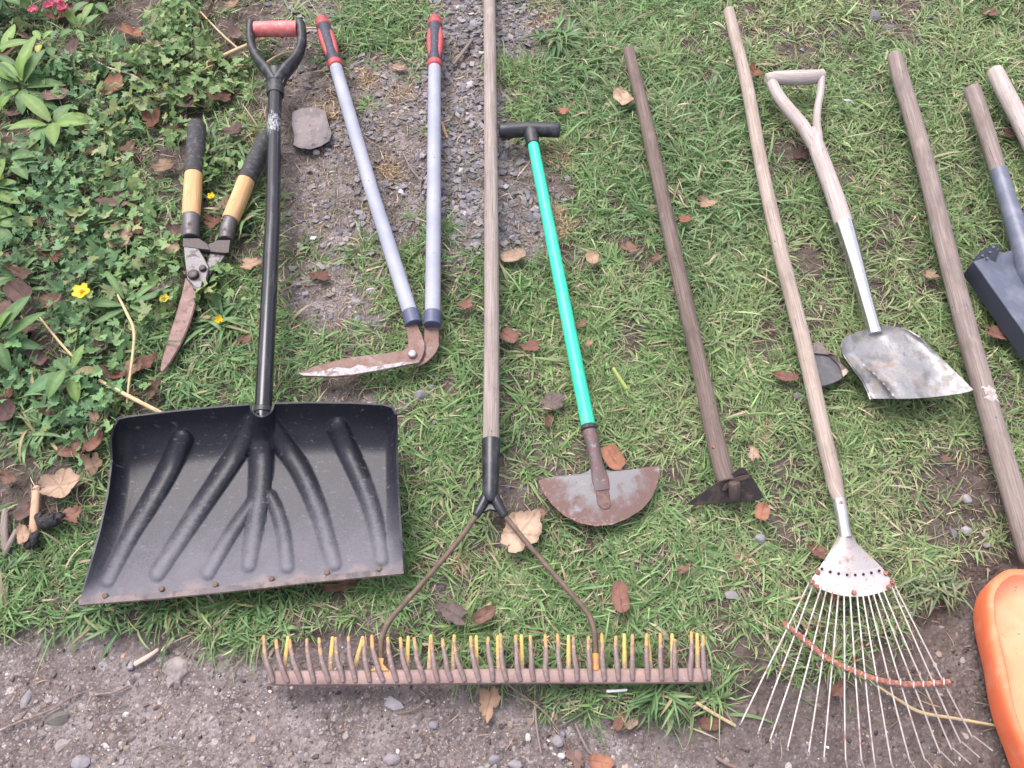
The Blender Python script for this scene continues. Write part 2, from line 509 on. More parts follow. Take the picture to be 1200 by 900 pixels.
M['tooth_yellow'] = mat('yellow painted tooth', (.55, .385, .12), .65, layers=[((.33, .235, .19), 90, .46, .62, dict(mask=(1, .045, .004, .17), rgh=.7)), ((.66, .50, .16), 200, .55, .7)])
M['yellow_paint'] = mat('chipped orange yellow paint', (.55, .27, .055), .6, layers=[((.36, .21, .15), 140, .5, .6)])
M['orange'] = mat('orange plastic', (.78, .17, .07), .6, layers=[((.78, .25, .13), 40, .5, .7), ((.4, .09, .04), 300, .66, .74, dict(amt=.5))])
M['orange_in'] = mat('scuffed flare-paled orange plastic', (.76, .30, .16), .65, layers=[((.76, .40, .25), 9, .40, .70), ((.60, .26, .13), 45, .56, .74, dict(amt=.6)), ((.20, .12, .07), 110, .685, .72, dict(detail=2))])  # paler than the shell: wear, plus washed-out flare put into the colour
M['slate'] = mat('grey slate', (.085, .085, .095), .6, layers=[((.13, .125, .135), 60, .5, .7)], bump=.0006, bscale=200)
M['slab'] = mat('mauve slate slab', (.21, .18, .18), .75, layers=[((.145, .125, .125), 26, .45, .65), ((.28, .245, .24), 80, .55, .72), ((.05, .04, .035), 1.0, .60, .66, dict(stretch=(26, 60, 1), coord='Object', detail=4, amt=.8))], bump=.0022, bscale=110)
M['stone'] = mat('stone', (1, 1, 1), .8, attr='tint', layers=[((.5, .47, .46), 160, .45, .75, dict(blend='MULTIPLY', amt=.5)), ((.34, .31, .3), 900, .6, .75, dict(amt=.25))], bump=.0012, bscale=260)
M['mortar'] = mat('pale crumbly mortar', (.31, .27, .26), .9, layers=[((.19, .16, .155), 45, .42, .62), ((.12, .10, .09), 160, .64, .7)], bump=.003, bscale=130)
M['leaf'] = mat('dry leaf', (1, 1, 1), .7, attr='tint', transl=.12, spec=.3, layers=[((.45, .38, .34), 90, .5, .75, dict(blend='MULTIPLY', amt=.6)), ((.12, .07, .05), 260, .68, .73, dict(amt=.6))], bump=.0012, bscale=160)
M['grass'] = mat('grass blades', (1, 1, 1), .5, attr='tint', transl=.28, spec=.35)
M['foliage'] = mat('weed leaves', (1, 1, 1), .52, attr='tint', transl=.2, spec=.35, layers=[((.6, .65, .5), 120, .5, .75, dict(blend='MULTIPLY', amt=.5))], bump=.0006, bscale=300)
M['petal'] = mat('yellow petals', (.80, .56, .01), .4, transl=.15)
M['petal_eye'] = mat('flower centre', (.60, .34, .02), .6)
M['pink'] = mat('pink petals', (.46, .055, .12), .5, transl=.2, layers=[((.62, .25, .3), 200, .5, .65)])
M['stem'] = mat('green stem', (.13, .17, .05), .6)
M['straw'] = mat('dry straw', (.50, .38, .21), .6, layers=[((.30, .21, .12), 60, .5, .7), ((.62, .51, .33), 120, .55, .7)])
M['twig'] = mat('brown twig', (.17, .12, .10), .8, layers=[((.30, .24, .21), 90, .5, .7)])
M['bark_tan'] = mat('peeled tan stick', (.47, .29, .19), .7, layers=[((.30, .18, .12), 60, .5, .7)])
M['charred'] = mat('charred wood', (.018, .017, .018), .75, layers=[((.06, .055, .055), 140, .5, .7)], bump=.003, bscale=160)
M['white_bit'] = mat('white plastic', (.75, .75, .74), .5)


def ground_material():
    m = bpy.data.materials.new('soil and gravel')
    m.use_nodes = True
    nt = m.node_tree
    N, L = nt.nodes, nt.links
    b = N['Principled BSDF']
    tc = N.new('ShaderNodeTexCoord')
    at = N.new('ShaderNodeAttribute')
    at.attribute_name = 'tint'
    sp = N.new('ShaderNodeSeparateColor')
    L.new(at.outputs['Color'], sp.inputs[0])

    def noise(sc, d=6, r=.65):
        n = N.new('ShaderNodeTexNoise')
        n.inputs['Scale'].default_value = sc
        n.inputs['Detail'].default_value = d
        n.inputs['Roughness'].default_value = r
        L.new(tc.outputs['Object'], n.inputs['Vector'])
        return n.outputs['Fac']

    def vor(sc, feat='F1'):
        n = N.new('ShaderNodeTexVoronoi')
        n.inputs['Scale'].default_value = sc
        n.feature = feat
        L.new(tc.outputs['Object'], n.inputs['Vector'])
        return n

    def ramp(src, stops):
        r = N.new('ShaderNodeValToRGB')
        e = r.color_ramp.elements
        while len(e) < len(stops): e.new(.5)
        for i, (p, c) in enumerate(stops):
            e[i].position = p
            e[i].color = (*c, 1)
        L.new(src, r.inputs[0])
        return r.outputs[0]

    def mix(f, a, bb, blend='MIX'):
        x = N.new('ShaderNodeMix')
        x.data_type = 'RGBA'
        x.blend_type = blend
        if isinstance(f, float): x.inputs['Factor'].default_value = f
        else: L.new(f, x.inputs['Factor'])
        L.new(a, x.inputs['A'])
        L.new(bb, x.inputs['B'])
        return x.outputs['Result']

    def math_(op, a, bb):
        x = N.new('ShaderNodeMath')
        x.operation = op
        for i, q in enumerate((a, bb)):
            if isinstance(q, float): x.inputs[i].default_value = q
            else: L.new(q, x.inputs[i])
        return x.outputs[0]
    soil = ramp(noise(38), [(.3, (.060, .046, .040)), (.52, (.115, .09, .079)), (.72, (.20, .162, .146))])
    n1 = noise(14)
    grav = ramp(n1, [(.32, (.105, .081, .074)), (.5, (.185, .152, .143)), (.66, (.31, .272, .265))])
    # crumbs: three sizes of pebble, each cell its own grey
    for sc, rad, amt in ((75, .34, .75), (140, .36, .8), (300, .40, .7)):
        v = vor(sc)
        hs = N.new('ShaderNodeSeparateColor')
        L.new(v.outputs['Color'], hs.inputs[0])
        pc = ramp(hs.outputs[0], [(0, (.10, .085, .085)), (.35, (.19, .165, .165)), (.7, (.27, .225, .21)), (.93, (.34, .31, .32)), (.99, (.52, .49, .48))])
        inside = math_('LESS_THAN', v.outputs['Distance'], math_('MULTIPLY', hs.outputs[1], rad + .22))
        f = math_('MULTIPLY', inside, amt)
        grav = mix(f, grav, pc)
    gm = N.new('ShaderNodeMapRange')
    gm.inputs[1].default_value = .12
    gm.inputs[2].default_value = .75
    L.new(math_('ADD', sp.outputs[0], math_('MULTIPLY', math_('SUBTRACT', noise(30), .5), .8)), gm.inputs[0])
    col = mix(gm.outputs[0], soil, grav)
    L.new(col, b.inputs['Base Color'])
    b.inputs['Roughness'].default_value = .9
    b.inputs['Specular IOR Level'].default_value = .2
    hv = vor(140)
    hh = math_('ADD', math_('MULTIPLY', noise(90, 8, .7), 1.0), math_('MULTIPLY', hv.outputs['Distance'], -.5))
    bp = N.new('ShaderNodeBump')
    bp.inputs['Strength'].default_value = .9
    bp.inputs['Distance'].default_value = .009
    L.new(hh, bp.inputs['Height'])
    L.new(bp.outputs[0], b.inputs['Normal'])
    return m


# ------------------------------------------------------------------ ground sheet (reaches the horizon)
def axis(lo, hi, step, far):
    a = list(np.arange(lo, hi + step / 2, step))
    s, L_ = step, a[0]
    lowv, d = [], step
    while L_ > -far:
        d *= 1.35
        L_ -= d
        lowv.append(L_)
    H_, d, hiv = a[-1], step, []
    while H_ < far:
        d *= 1.35
        H_ += d
        hiv.append(H_)
    return np.array(lowv[::-1] + a + hiv)


gx, gy = axis(-1.75, 1.75, .008, 120), axis(-.35, 2.25, .008, 120)
GX, GY = np.meshgrid(gx, gy, indexing='ij')
near = (np.abs(GX) < 4) & (np.abs(GY) < 5)
GZ = np.zeros_like(GX)
drv = np.zeros_like(GX)
x_, y_ = GX[near], GY[near]
GZ[near] = ground_z(x_, y_)
f_ = fields(x_, y_)
drv[near] = np.maximum(f_[2] * (1 - .65 * sstep(640, 900, f_[0])) * (.45 + .55 * sstep(-5, 75, f_[1] - np.interp(f_[0], _edge_x, _edge_y))), f_[4] * 1.0 * np.exp(-((f_[0] - 490) / 190.0) ** 4))
drv[~near] = .4
V = np.stack([GX, GY, GZ], -1).reshape(-1, 3)
nx, ny = GX.shape
i_, j_ = np.meshgrid(np.arange(nx - 1), np.arange(ny - 1), indexing='ij')
b_ = (i_ * ny + j_).ravel()
Q = np.stack([b_, b_ + ny, b_ + ny + 1, b_ + 1], -1)
cols = np.zeros((len(V), 4))
cols[:, 0] = drv.ravel()
cols[:, 3] = 1
ground = fast_mesh('ground', V, Q, np.zeros((0, 3), int), cols, ground_material())
ground.data.polygons.foreach_set('use_smooth', np.ones(len(ground.data.polygons), bool))
tag(ground, kind='structure')

# ------------------------------------------------------------------ colliders (keep grass from growing through tools)
CAPS, POLYS = [], []


def reg(pts, r, zt):
    for a, b in zip(pts[:-1], pts[1:]):
        CAPS.append((a.x, a.y, b.x, b.y, r, zt))


def regpoly(pts, zt):
    POLYS.append((np.array([(p[0], p[1]) for p in pts]), zt))


def rod(name, mats, pts, parent, flat=1.0, collide=True, **k):
    b = MB()
    P, r = b.ptube(pts, flat, **k)
    if collide: reg(P, max(r), max(min(p.z for p in P) - max(r), .004))
    return b.build(name, mats, parent)


def disc(name, m, px, py, z, wpx, h, parent, cap='soft'):
    b = MB()
    c = W(px, py, z)
    r = wpx / 2 / scale_at(py, z)
    b.tube([c - Vector((0, 0, .004)), c + Vector((0, 0, h))], r, n=14, cap=('flat', cap))
    return b.build(name, m, parent)


def poly_z(pts, zf):
    return [W(p[0], p[1], zf(p[0], p[1]) if callable(zf) else zf) for p in pts]


# ------------------------------------------------------------------ 1. snow shovel
def snow_shovel():
    r = root('snow_shovel', 'wide black plastic snow shovel with ribbed scoop and red D grip', 'snow shovel', W(305, 600, 0))
    nu, nv = 230, 130
    us, vs = np.linspace(0, 1, nu), np.linspace(0, 1, nv)
    top = [(135, 499), (139, 492), (150, 489), (200, 483), (250, 478), (303, 474), (360, 472.5), (410, 473), (448, 475), (459, 478), (463, 486)]
    bot = [(92, 709), (130, 706), (190, 701), (250, 695), (303, 689.5), (360, 683), (420, 677), (473, 672)]
    lf = [(135, 499), (131, 515), (132, 540), (127, 580), (118, 622), (106, 665), (92, 709)]
    rt = [(463, 486), (464, 500), (464, 530), (466, 580), (469, 630), (473, 672)]

    def res(pl, n):
        p = np.array(pl, float)
        d = np.concatenate([[0], np.cumsum(np.linalg.norm(np.diff(p, axis=0), axis=1))])
        t = np.linspace(0, d[-1], n)
        return np.stack([np.interp(t, d, p[:, 0]), np.interp(t, d, p[:, 1])], -1)
    def spl(pl):
        o = []
        n_ = len(pl)
        for i in range(n_ - 1):
            p0, p1_, p2_, p3 = (np.array(pl[min(max(i + q, 0), n_ - 1)], float) for q in (-1, 0, 1, 2))
            for t in np.linspace(0, 1, 8, endpoint=False):
                o.append(tuple(.5 * ((2 * p1_) + (p2_ - p0) * t + (2 * p0 - 5 * p1_ + 4 * p2_ - p3) * t * t + (3 * p1_ - p0 - 3 * p2_ + p3) * t ** 3)))
        return o + [pl[-1]]
    T, B, Lf, Rt = res(top, nu), res(bot, nu), res(lf, nv), res(rt, nv)
    U, Vv = np.meshgrid(us, vs, indexing='ij')
    S = (1 - Vv)[..., None] * T[:, None] + Vv[..., None] * B[:, None] + (1 - U)[..., None] * Lf[None] + U[..., None] * Rt[None]
    S = S - ((1 - U) * (1 - Vv))[..., None] * T[0] - (U * (1 - Vv))[..., None] * T[-1] - ((1 - U) * Vv)[..., None] * B[0] - (U * Vv)[..., None] * B[-1]
    # notch for the shaft
    px, py = S[..., 0], S[..., 1]
    nt = np.clip(1 - ((px - 307) / 14.5) ** 2, 0, 1) ** .5 * 15
    py = py + nt * np.clip(1 - Vv * 5, 0, 1)
    # heights: curled back edge, hollow, lifted side walls
    z = .045 + .012 * Vv + .085 * np.clip(1 - Vv / .30, 0, 1) ** 1.9
    wall = np.clip(1 - U / .085, 0, 1) ** 1.8 + np.clip(1 - (1 - U) / .05, 0, 1) ** 1.8
    z = z + .042 * wall * (1 - sstep(.70, 1, Vv)) * (1 - .75 * np.clip(1 - Vv / .30, 0, 1))
    ribs = [([(213, 516), (197, 551), (177, 587), (151, 630), (126, 680)], 25, 16), ([(297, 497), (282, 523), (262, 554), (226, 608), (184, 672)], 24, 18),
            ([(301, 582), (288, 600), (270, 626), (243, 671)], 14, 17), ([(305.5, 492), (306, 530), (305, 565), (299, 612), (291, 662)], 30, 17), ([(317, 582), (325, 600), (332, 626), (336, 663)], 14, 17),
            ([(313, 496), (330, 519), (351, 549), (372, 596), (391, 660)], 24, 18), ([(396, 503), (413, 540), (428, 575), (440, 614), (447, 655)], 24, 16)]
    bumpz = np.zeros_like(z)
    crest = np.zeros_like(z)
    for pl, w0, w1 in ribs:
        p = res(spl(pl), 60)
        d2 = np.full(px.shape, 1e9)
        tt = np.zeros(px.shape)
        for k in range(60):
            q = (px - p[k, 0]) ** 2 + (py - p[k, 1]) ** 2
            m_ = q < d2
            d2[m_] = q[m_]
            tt[m_] = k / 59
        hw = (w0 + (w1 - w0) * tt) / 2
        q = np.sqrt(d2) / hw
        bumpz = np.maximum(bumpz, (np.clip(1 - (q / 1.12) ** 2, 0, 1) ** .85 * .78 + .03 * sstep(1.3, .9, q)) * hw / 700 * (1.08 - .52 * tt ** 1.3))
        crest = np.maximum(crest, np.clip(1 - (q / .95) ** 2, 0, 1) * (.25 + .75 * tt))
    z = z + bumpz * sstep(1.0, .93, Vv)
    h = CAM_H - z
    u, v = (px - 600) / FPX, (py - 450) / FPX
    d = h / (ST + v * CT)
    G = np.stack([u * d, d * (CT - v * ST), z], -1)
    b = MB()
    b.sheet(G, .0035, uv=np.stack([crest, Vv], -1))
    b.build('blade', M['black_blade'], r, smooth=50)
    out = np.concatenate([T, Rt, B[::-1], Lf[::-1]])
    regpoly([W(p[0], p[1], .05) for p in out], .022)
    # metal wear strip along the cutting edge, with rivets
    b = MB()
    hi = [tuple(p) for p in (B - np.array([0, 1.5]))[::6]]
    P = []
    rows = []
    nn = len(hi)
    for k, off in enumerate((-5.5, 1.5)):
        rows.append([W(p[0], p[1] + off, .0595 if k == 0 else .0585) for p in hi])
    b.sheet(np.array([[tuple(q) for q in row] for row in rows]).transpose(1, 0, 2), .002)
    ws = b.build('wear_strip', mat('rust stained strip', (.15, .13, .135), .75, .1, layers=[((.24, .185, .17), 34, .44, .66), ((.09, .085, .09), 60, .5, .66), ((.16, .075, .055), 60, .62, .69)], bump=.0006, bscale=400), r)
    for (x, y) in [(123, 698), (189, 690), (252, 685), (318, 678), (383, 671), (444, 666.5)]:
        k = disc('rivet', M['rust_rod'], x, y, .0600, 6.5, .0003, None)
        k.parent = ws
        for vv in k.data.vertices: vv.co -= r.location
    bb = MB()
    b = bb
    rows = [[W(p[0], p[1] + off, zz) for p in hi] for off, zz in ((1.2, .0565), (3.0, .0535))]
    b.sheet(np.array([[tuple(q) for q in row] for row in rows]).transpose(1, 0, 2), .002)
    b.build('lower_lip', M['rust'], r)
    rod('shaft', M['black_shaft'], [(322.5, 104, .062, 15.5), (319.5, 260, .076, 17.3), (315, 350, .084, 18.5), (309, 470, .096, 20), (307.5, 494, .093, 20)], r, n=24)
    # socket ring where the shaft enters
    b = MB()
    b.ptube([(309.0, 478, .094, 23), (308.3, 484.5, .0935, 23)], n=24)
    b.build('socket_ring', M['black_plastic'], r)
    # D handle: ferrule, yoke arms, grip
    b = MB()
    b.ptube([(322.8, 112, .060, 20), (323, 104, .061, 19.5), (323.5, 92, .062, 18), (323.5, 84, .062, 20)], n=20, sub=3)
    b.ptube([(322, 97, .062, 13), (313, 83, .062, 13), (302, 70, .062, 11), (295.5, 56, .062, 10), (293.5, 42, .062, 10), (295, 30, .062, 12.5)], flat=1.55, n=16, sub=4, cap=('round', 'round'))
    b.ptube([(325, 97, .062, 13), (335, 83, .062, 13), (346, 70, .062, 11), (352.5, 56, .062, 10.5), (354, 42, .062, 10.5), (352, 30, .062, 12.5)], flat=1.55, n=16, sub=4, cap=('round', 'round'))
    b.plate(poly_z([(314, 97), (310, 83), (319, 79), (324, 80.5), (329, 79), (337, 83), (332, 97)], .068), .014)
    b.build('handle_yoke', M['black_plastic'], r)
    reg([W(293, 50, .05), W(297, 34, .05), W(350, 34, .05), W(353, 50, .05), W(325, 95, .05)], .012, .03)
    rod('grip', M['red_plastic'], [(298.5, 34.5, .062, 17.5), (324, 34, .062, 18.2), (348.5, 33.5, .062, 17.5)], r, n=22)


snow_shovel()


# ------------------------------------------------------------------ 2. hedge shears
def hedge_shears():
    r = root('hedge_shears', 'old hedge shears with orange wooden handles, black grips and rusty blades', 'shears', W(235, 290, 0))
    rod('grip', M['rubber'], [(230.8, 147, .040, 20.5), (229, 175, .040, 21.5), (226.8, 205, .040, 22)], r, n=22, cap=('soft', 'flat'))
    rod('wooden_handle', M['wood_orange'], [(227, 204, .040, 20.5), (225.5, 230, .040, 21), (223.8, 254, .040, 20.5)], r, n=22)
    rod('ferrule', M['dull_steel'], [(224, 253, .040, 20), (224, 265, .039, 20.5), (223.6, 279, .037, 19)], r, n=20, sub=2)
    rod('grip', M['rubber'], [(313, 160, .034, 20), (302, 183, .036, 21), (288.5, 212, .038, 21.5)], r, n=22, cap=('soft', 'flat'))
    rod('wooden_handle', M['wood_orange'], [(288.8, 211, .038, 20), (280, 234, .037, 20.5), (269.8, 258, .036, 20)], r, n=22)
    rod('ferrule', M['dull_steel'], [(270.2, 257, .036, 17), (267, 268, .035, 17.5), (264.5, 281, .034, 16)], r, n=20, sub=2)
    # black stops between the handles
    b = MB()
    b.plate(poly_z([(214, 279), (233, 279), (243, 285.5), (246, 293), (238, 292), (214, 289)], .046), .016, bev=.001)
    b.build('stop_bracket', M['rust_dark'], r)
    b = MB()
    b.plate(poly_z([(244, 286), (256, 281), (270, 281), (268, 296), (262, 296.5), (241, 294)], .043), .014, bev=.001)
    b.build('stop_bracket', M['rust_dark'], r)
    # tangs and blades
    b = MB()
    b.plate(poly_z([(215, 289), (232, 290), (240, 303), (245, 313), (241, 330), (229, 339), (219, 327), (216, 305)], .045), .008, bev=.0018)
    b.build('tang', M['dull_steel'], r)
    b = MB()
    b.plate(poly_z([(246, 295), (266, 296), (258, 308), (246, 322), (236, 330), (232, 320), (243, 308)], .036), .007, bev=.0015)
    b.build('tang', M['dull_steel'], r)
    b = MB()
    bl = [(217, 325), (231, 331), (231, 340), (229.5, 350), (223, 377), (213, 402), (200, 424), (190.5, 436), (187, 435), (188.5, 424), (195, 401), (205, 370), (212, 345)]
    bl = [(x + (1.5 if k in (1, 2, 3) else 0), y) for k, (x, y) in enumerate(bl)]
    b.plate(poly_z(bl, lambda x, y: .040 - (y - 325) * .00012), .0035, bev=.0022)
    b.build('blade', mat('red brown rusted blade', (.17, .11, .10), .6, .4, layers=[((.24, .15, .125), 30, .45, .65, dict(metal=.1)), ((.12, .07, .06), 90, .52, .66), ((.42, .38, .38), 150, .66, .74)], bump=.0005, bscale=300), r)
    regpoly(poly_z(bl, .03), .012)
    regpoly(poly_z([(214, 279), (270, 281), (262, 300), (240, 335), (219, 330)], .03), .02)
    b = MB()
    b.plate(poly_z([(224, 330), (237, 329), (236, 336), (231, 340.5), (226, 338)], .0485), .006, bev=.0015)
    b.build('pivot_plate', M['dull_steel'], r)
    disc('pivot_bolt', M['rust_dark'], 227, 322.5, .0455, 13, .004, r)
    disc('adjusting_nut', M['rust_dark'], 238, 315, .0455, 8, .004, r)


hedge_shears()


# ------------------------------------------------------------------ 3. long-handled edging shears
def edging_shears():
    r = root('edging_shears', 'long handled lawn edging shears with grey tubes and red black grips', 'shears', W(485, 415, 0))
    for tb, gp, cl in (([(393, 77, .045, 14.6), (436, 225, .045, 16.4), (482.5, 372, .045, 18)], [(378, 27, .045, 16), (385.5, 52, .045, 18.5), (393.3, 78, .045, 16)], [(480.5, 365, .045, 20), (485, 380.5, .044, 20.5)]),
                       ([(509.3, 77, .045, 14.6), (508.5, 225, .045, 16.6), (507, 372, .045, 18.5)], [(510, 26, .045, 16), (509.7, 52, .045, 18), (509.3, 78, .045, 15.5)], [(507, 366, .045, 21), (506.5, 381.5, .044, 21)])):
        rod('tube', M['grey_tube'], tb, r, n=22)
        g = rod('grip', M['dark_grip'], gp, r, n=22, sub=4, cap=('round', 'flat'))
        # red end cap, red ring and red side panels
        p0, p2 = gp[0], gp[2]
        dx, dy = p2[0] - p0[0], p2[1] - p0[1]
        at_ = lambda t, o=0: (p0[0] + dx * t + o, p0[1] + dy * t)
        b = MB()
        b.ptube([(*at_(-.04), .045, 15), (*at_(.06), .045, 17.5), (*at_(.10), .045, 17.0)], n=20, cap=('round', 'flat'), sub=2)
        b.build('end_ring', M['red_grip'], r)
        b = MB()
        b.ptube([(*at_(.90), .045, 17), (*at_(.95), .045, 18.5), (*at_(1.02), .045, 17)], n=20, sub=2)
        b.build('end_ring', M['red_grip'], r)
        for s in (-1, 1):
            b = MB()
            b.ptube([(*at_(.10, s * 5.4), .052, 3), (*at_(.32, s * 6.2), .0535, 7.6), (*at_(.6, s * 5.7), .0535, 7.2), (*at_(.88, s * 4.4), .051, 2.5)], n=12, sub=4, cap=('round', 'round'))
            b.build('grip_inlay', M['red_grip'], r)
        rod('collar', M['blue_collar'], cl, r, n=22)
    Z = lambda pts: zm(340, 360, 6, pts)
    b = MB()
    pr = Z([(945, 130), (1045, 125), (1047, 270), (1030, 310), (1000, 350), (950, 390), (905, 410), (880, 400), (890, 340), (950, 320), (938, 270)])
    b.plate(poly_z(pr, .036), .004, bev=.001)
    b.build('lower_blade', M['rust'], r)
    b = MB()
    ar = Z([(815, 130), (850, 112), (892, 118), (925, 190), (945, 250), (945, 300), (930, 350), (905, 388), (880, 395), (600, 450), (440, 478), (300, 490), (90, 485), (60, 472), (55, 462), (200, 405), (400, 355), (600, 330), (780, 310), (830, 275), (826, 210)])
    b.plate(poly_z(ar, .045), .004, bev=.001)
    b.build('blade', M['rust'], r)
    regpoly(poly_z(ar, .04), .02)
    b = MB()
    ed = Z([(880, 392), (600, 446), (440, 473), (300, 485), (92, 481), (62, 466), (200, 448), (330, 420), (420, 430), (480, 402), (560, 420), (700, 398), (800, 382)])
    b.plate(poly_z(ed, .0456), .0012, bev=.0004)
    b.build('cutting_edge', M['edge_steel'], r)
    disc('pivot_bolt', M['dull_bolt'], 483.4, 415.8, .045, 10.5, .005, r)


edging_shears()


# ------------------------------------------------------------------ 4. landscape rake
def landscape_rake():
    r = root('landscape_rake', 'wide many toothed landscape rake with grey wooden handle', 'rake', W(575, 790, 0))
    rod('handle', M['wood_grey'], [(572.5, -70, .050, 13), (573.5, 0, .050, 14), (575, 150, .050, 15.5), (576, 300, .050, 17), (576, 430, .052, 18.5), (575.5, 520, .054, 19.3)], r, n=26, sub=4)
    b = MB()
    b.ptube([(575.5, 515, .054, 21.5), (575.3, 540, .054, 21), (575, 562, .053, 19.5), (574.5, 580, .052, 18), (574.3, 588, .051, 14)], n=24, sub=3)
    b.ptube([(573.5, 570, .051, 12), (568, 586, .050, 12.5), (562, 597, .049, 11.5), (557.5, 605, .048, 10)], n=16, sub=3)
    b.ptube([(575.5, 570, .051, 12), (581, 586, .050, 12.5), (587, 597, .049, 11.5), (592, 606, .048, 10)], n=16, sub=3)
    b.plate(poly_z([(570, 588), (580, 588), (587, 600), (580, 598), (574, 597), (567, 600), (563, 600)], .049), .008)
    b.build('fork_bracket', mat('black enamel bracket', (.016, .017, .022), .33, layers=[((.06, .06, .07), 60, .5, .75)], bump=.0002, bscale=300), r)
    rod('brace_rod', M['rust_rod'], [(561, 600, .048, 6.6), (540, 630, .047, 6.6), (505, 672, .045, 6.6), (473, 708, .043, 6.8), (456, 728, .042, 7), (449, 743, .041, 7), (446, 757, .040, 7), (446, 790, .036, 7)], r, n=14, sub=4)
    rod('brace_rod', M['rust_rod'], [(589, 601, .048, 6.3), (613, 631, .047, 6.3), (645, 668, .045, 6.3), (674, 701, .043, 6.6), (689, 719, .042, 6.8), (695, 734, .041, 7), (697.5, 752, .040, 7), (698, 786, .036, 7)], r, n=14, sub=4)
    # head bar: an angle of two flanges
    b = MB()
    N_ = 40
    prof = [(-9.2, .040), (-8.4, .044), (-6, .0455), (4, .0455), (7.5, .043), (9.3, .036), (9.3, .022), (8.0, .018), (-7, .022), (-9.0, .030)]
    rings = []
    for i in range(N_ + 1):
        t = i / N_
        x = 314.5 + (833 - 314.5) * t
        y = 794.5 - 3.0 * t + math.sin(t * 9) * .35
        k = 1.0 if 0 < i < N_ else .86
        rings.append([W(x, y + dy * k, .034 + (zz - .034) * k) for dy, zz in prof])
    Vv = [p for q in rings for p in q]
    n = len(prof)
    F = [(i * n + j, i * n + (j + 1) % n, (i + 1) * n + (j + 1) % n, (i + 1) * n + j) for i in range(N_) for j in range(n)]
    F += [tuple(range(n)), tuple(N_ * n + j for j in range(n))]
    b.add(Vv, F)
    b.build('head_bar', M['rake_bar'], r)
    reg([W(314, 795, .03), W(833, 792, .03)], .013, .012)
    tips = [309.3, 323.8, 339.5, 358.9, 373.9, 391, 407.2, 424.9, 436.2, 454.3, 469.3, 485.3, 504.6, 519.1, 532.4, 552.2, 571.5, 586.6, 604, 620.4, 638.5, 655.5, 671.6, 690.5, 705, 722.6, 740, 758.2, 774.6, 792, 809.4, 825.3]
    base = [319, 336, 352.4, 367.3, 384.7, 401.2, 415.7, 432.6, 448.3, 464, 479.7, 496.1, 512.3, 528, 543.7, 560.7, 577, 592.6, 609, 624.5, 641, 657.9, 676, 691.7, 707.9, 724.3, 740.8, 758.6, 775, 791.3, 808.9, 825.8]
    rr = random.Random(5)
    for t, a in zip(tips, base):
        b = MB()
        k = (t - 309) / 517
        yb, yt = 798.5 - 3.2 * k, 748.5 - 3.0 * k + rr.uniform(-1.2, 1.4)
        t += rr.gauss(0, .9)
        yt += rr.gauss(0, 1.6)
        q = lambda s: a + (t - a) * s + rr.gauss(0, .35)
        b.ptube([(a + .6, yb, .046, 6.0), (q(.34), yb - 12, .0505, 6.6), (q(.68), yb - 24, .053, 6.2), (q(.9), yb - 37, .053, 5.2), (t, yt, .052, 3.9)], n=10, sub=4, cap=('round', 'round'), flat=.9)
        b.build('tooth', M['tooth'], r)
    for t, a in zip([337.6, 389.8, 425.3, 478.5, 505, 532.4, 558.2, 583.4, 611.2, 639.3, 666.3, 731.6, 758.9, 787.6, 816.9], [332.3, 386.2, 414, 476.6, 502.7, 530.5, 558.2, 584.2, 611.5, 639.5, 666.3, 732, 762.5, 788.4, 817.6]):
        b = MB()
        k = (t - 309) / 517
        b.ptube([(a, 789 - 3 * k, .036, 6.0), (a * .5 + t * .5, 768 - 3 * k, .040, 5.2), (t, 747 - 3 * k + rr.uniform(-1, 1), .042, 3.9)], n=10, sub=3, cap=('flat', 'round'), flat=.8)
        b.build('back_tooth', M['tooth_yellow'], r)
    b = MB()
    b.plate(poly_z([(441, 771), (450, 771), (449, 778), (456, 786), (433, 786), (443, 778)], .047), .008)
    b.build('rod_socket', M['yellow_paint'], r)
    b = MB()
    b.ptube([(698, 766, .041, 9.5), (698, 786, .040, 10.5)], n=14)
    b.build('rod_socket', M['yellow_paint'], r)
    reg([W(309, 768, .03), W(825, 766, .03)], .03, .02)


landscape_rake()


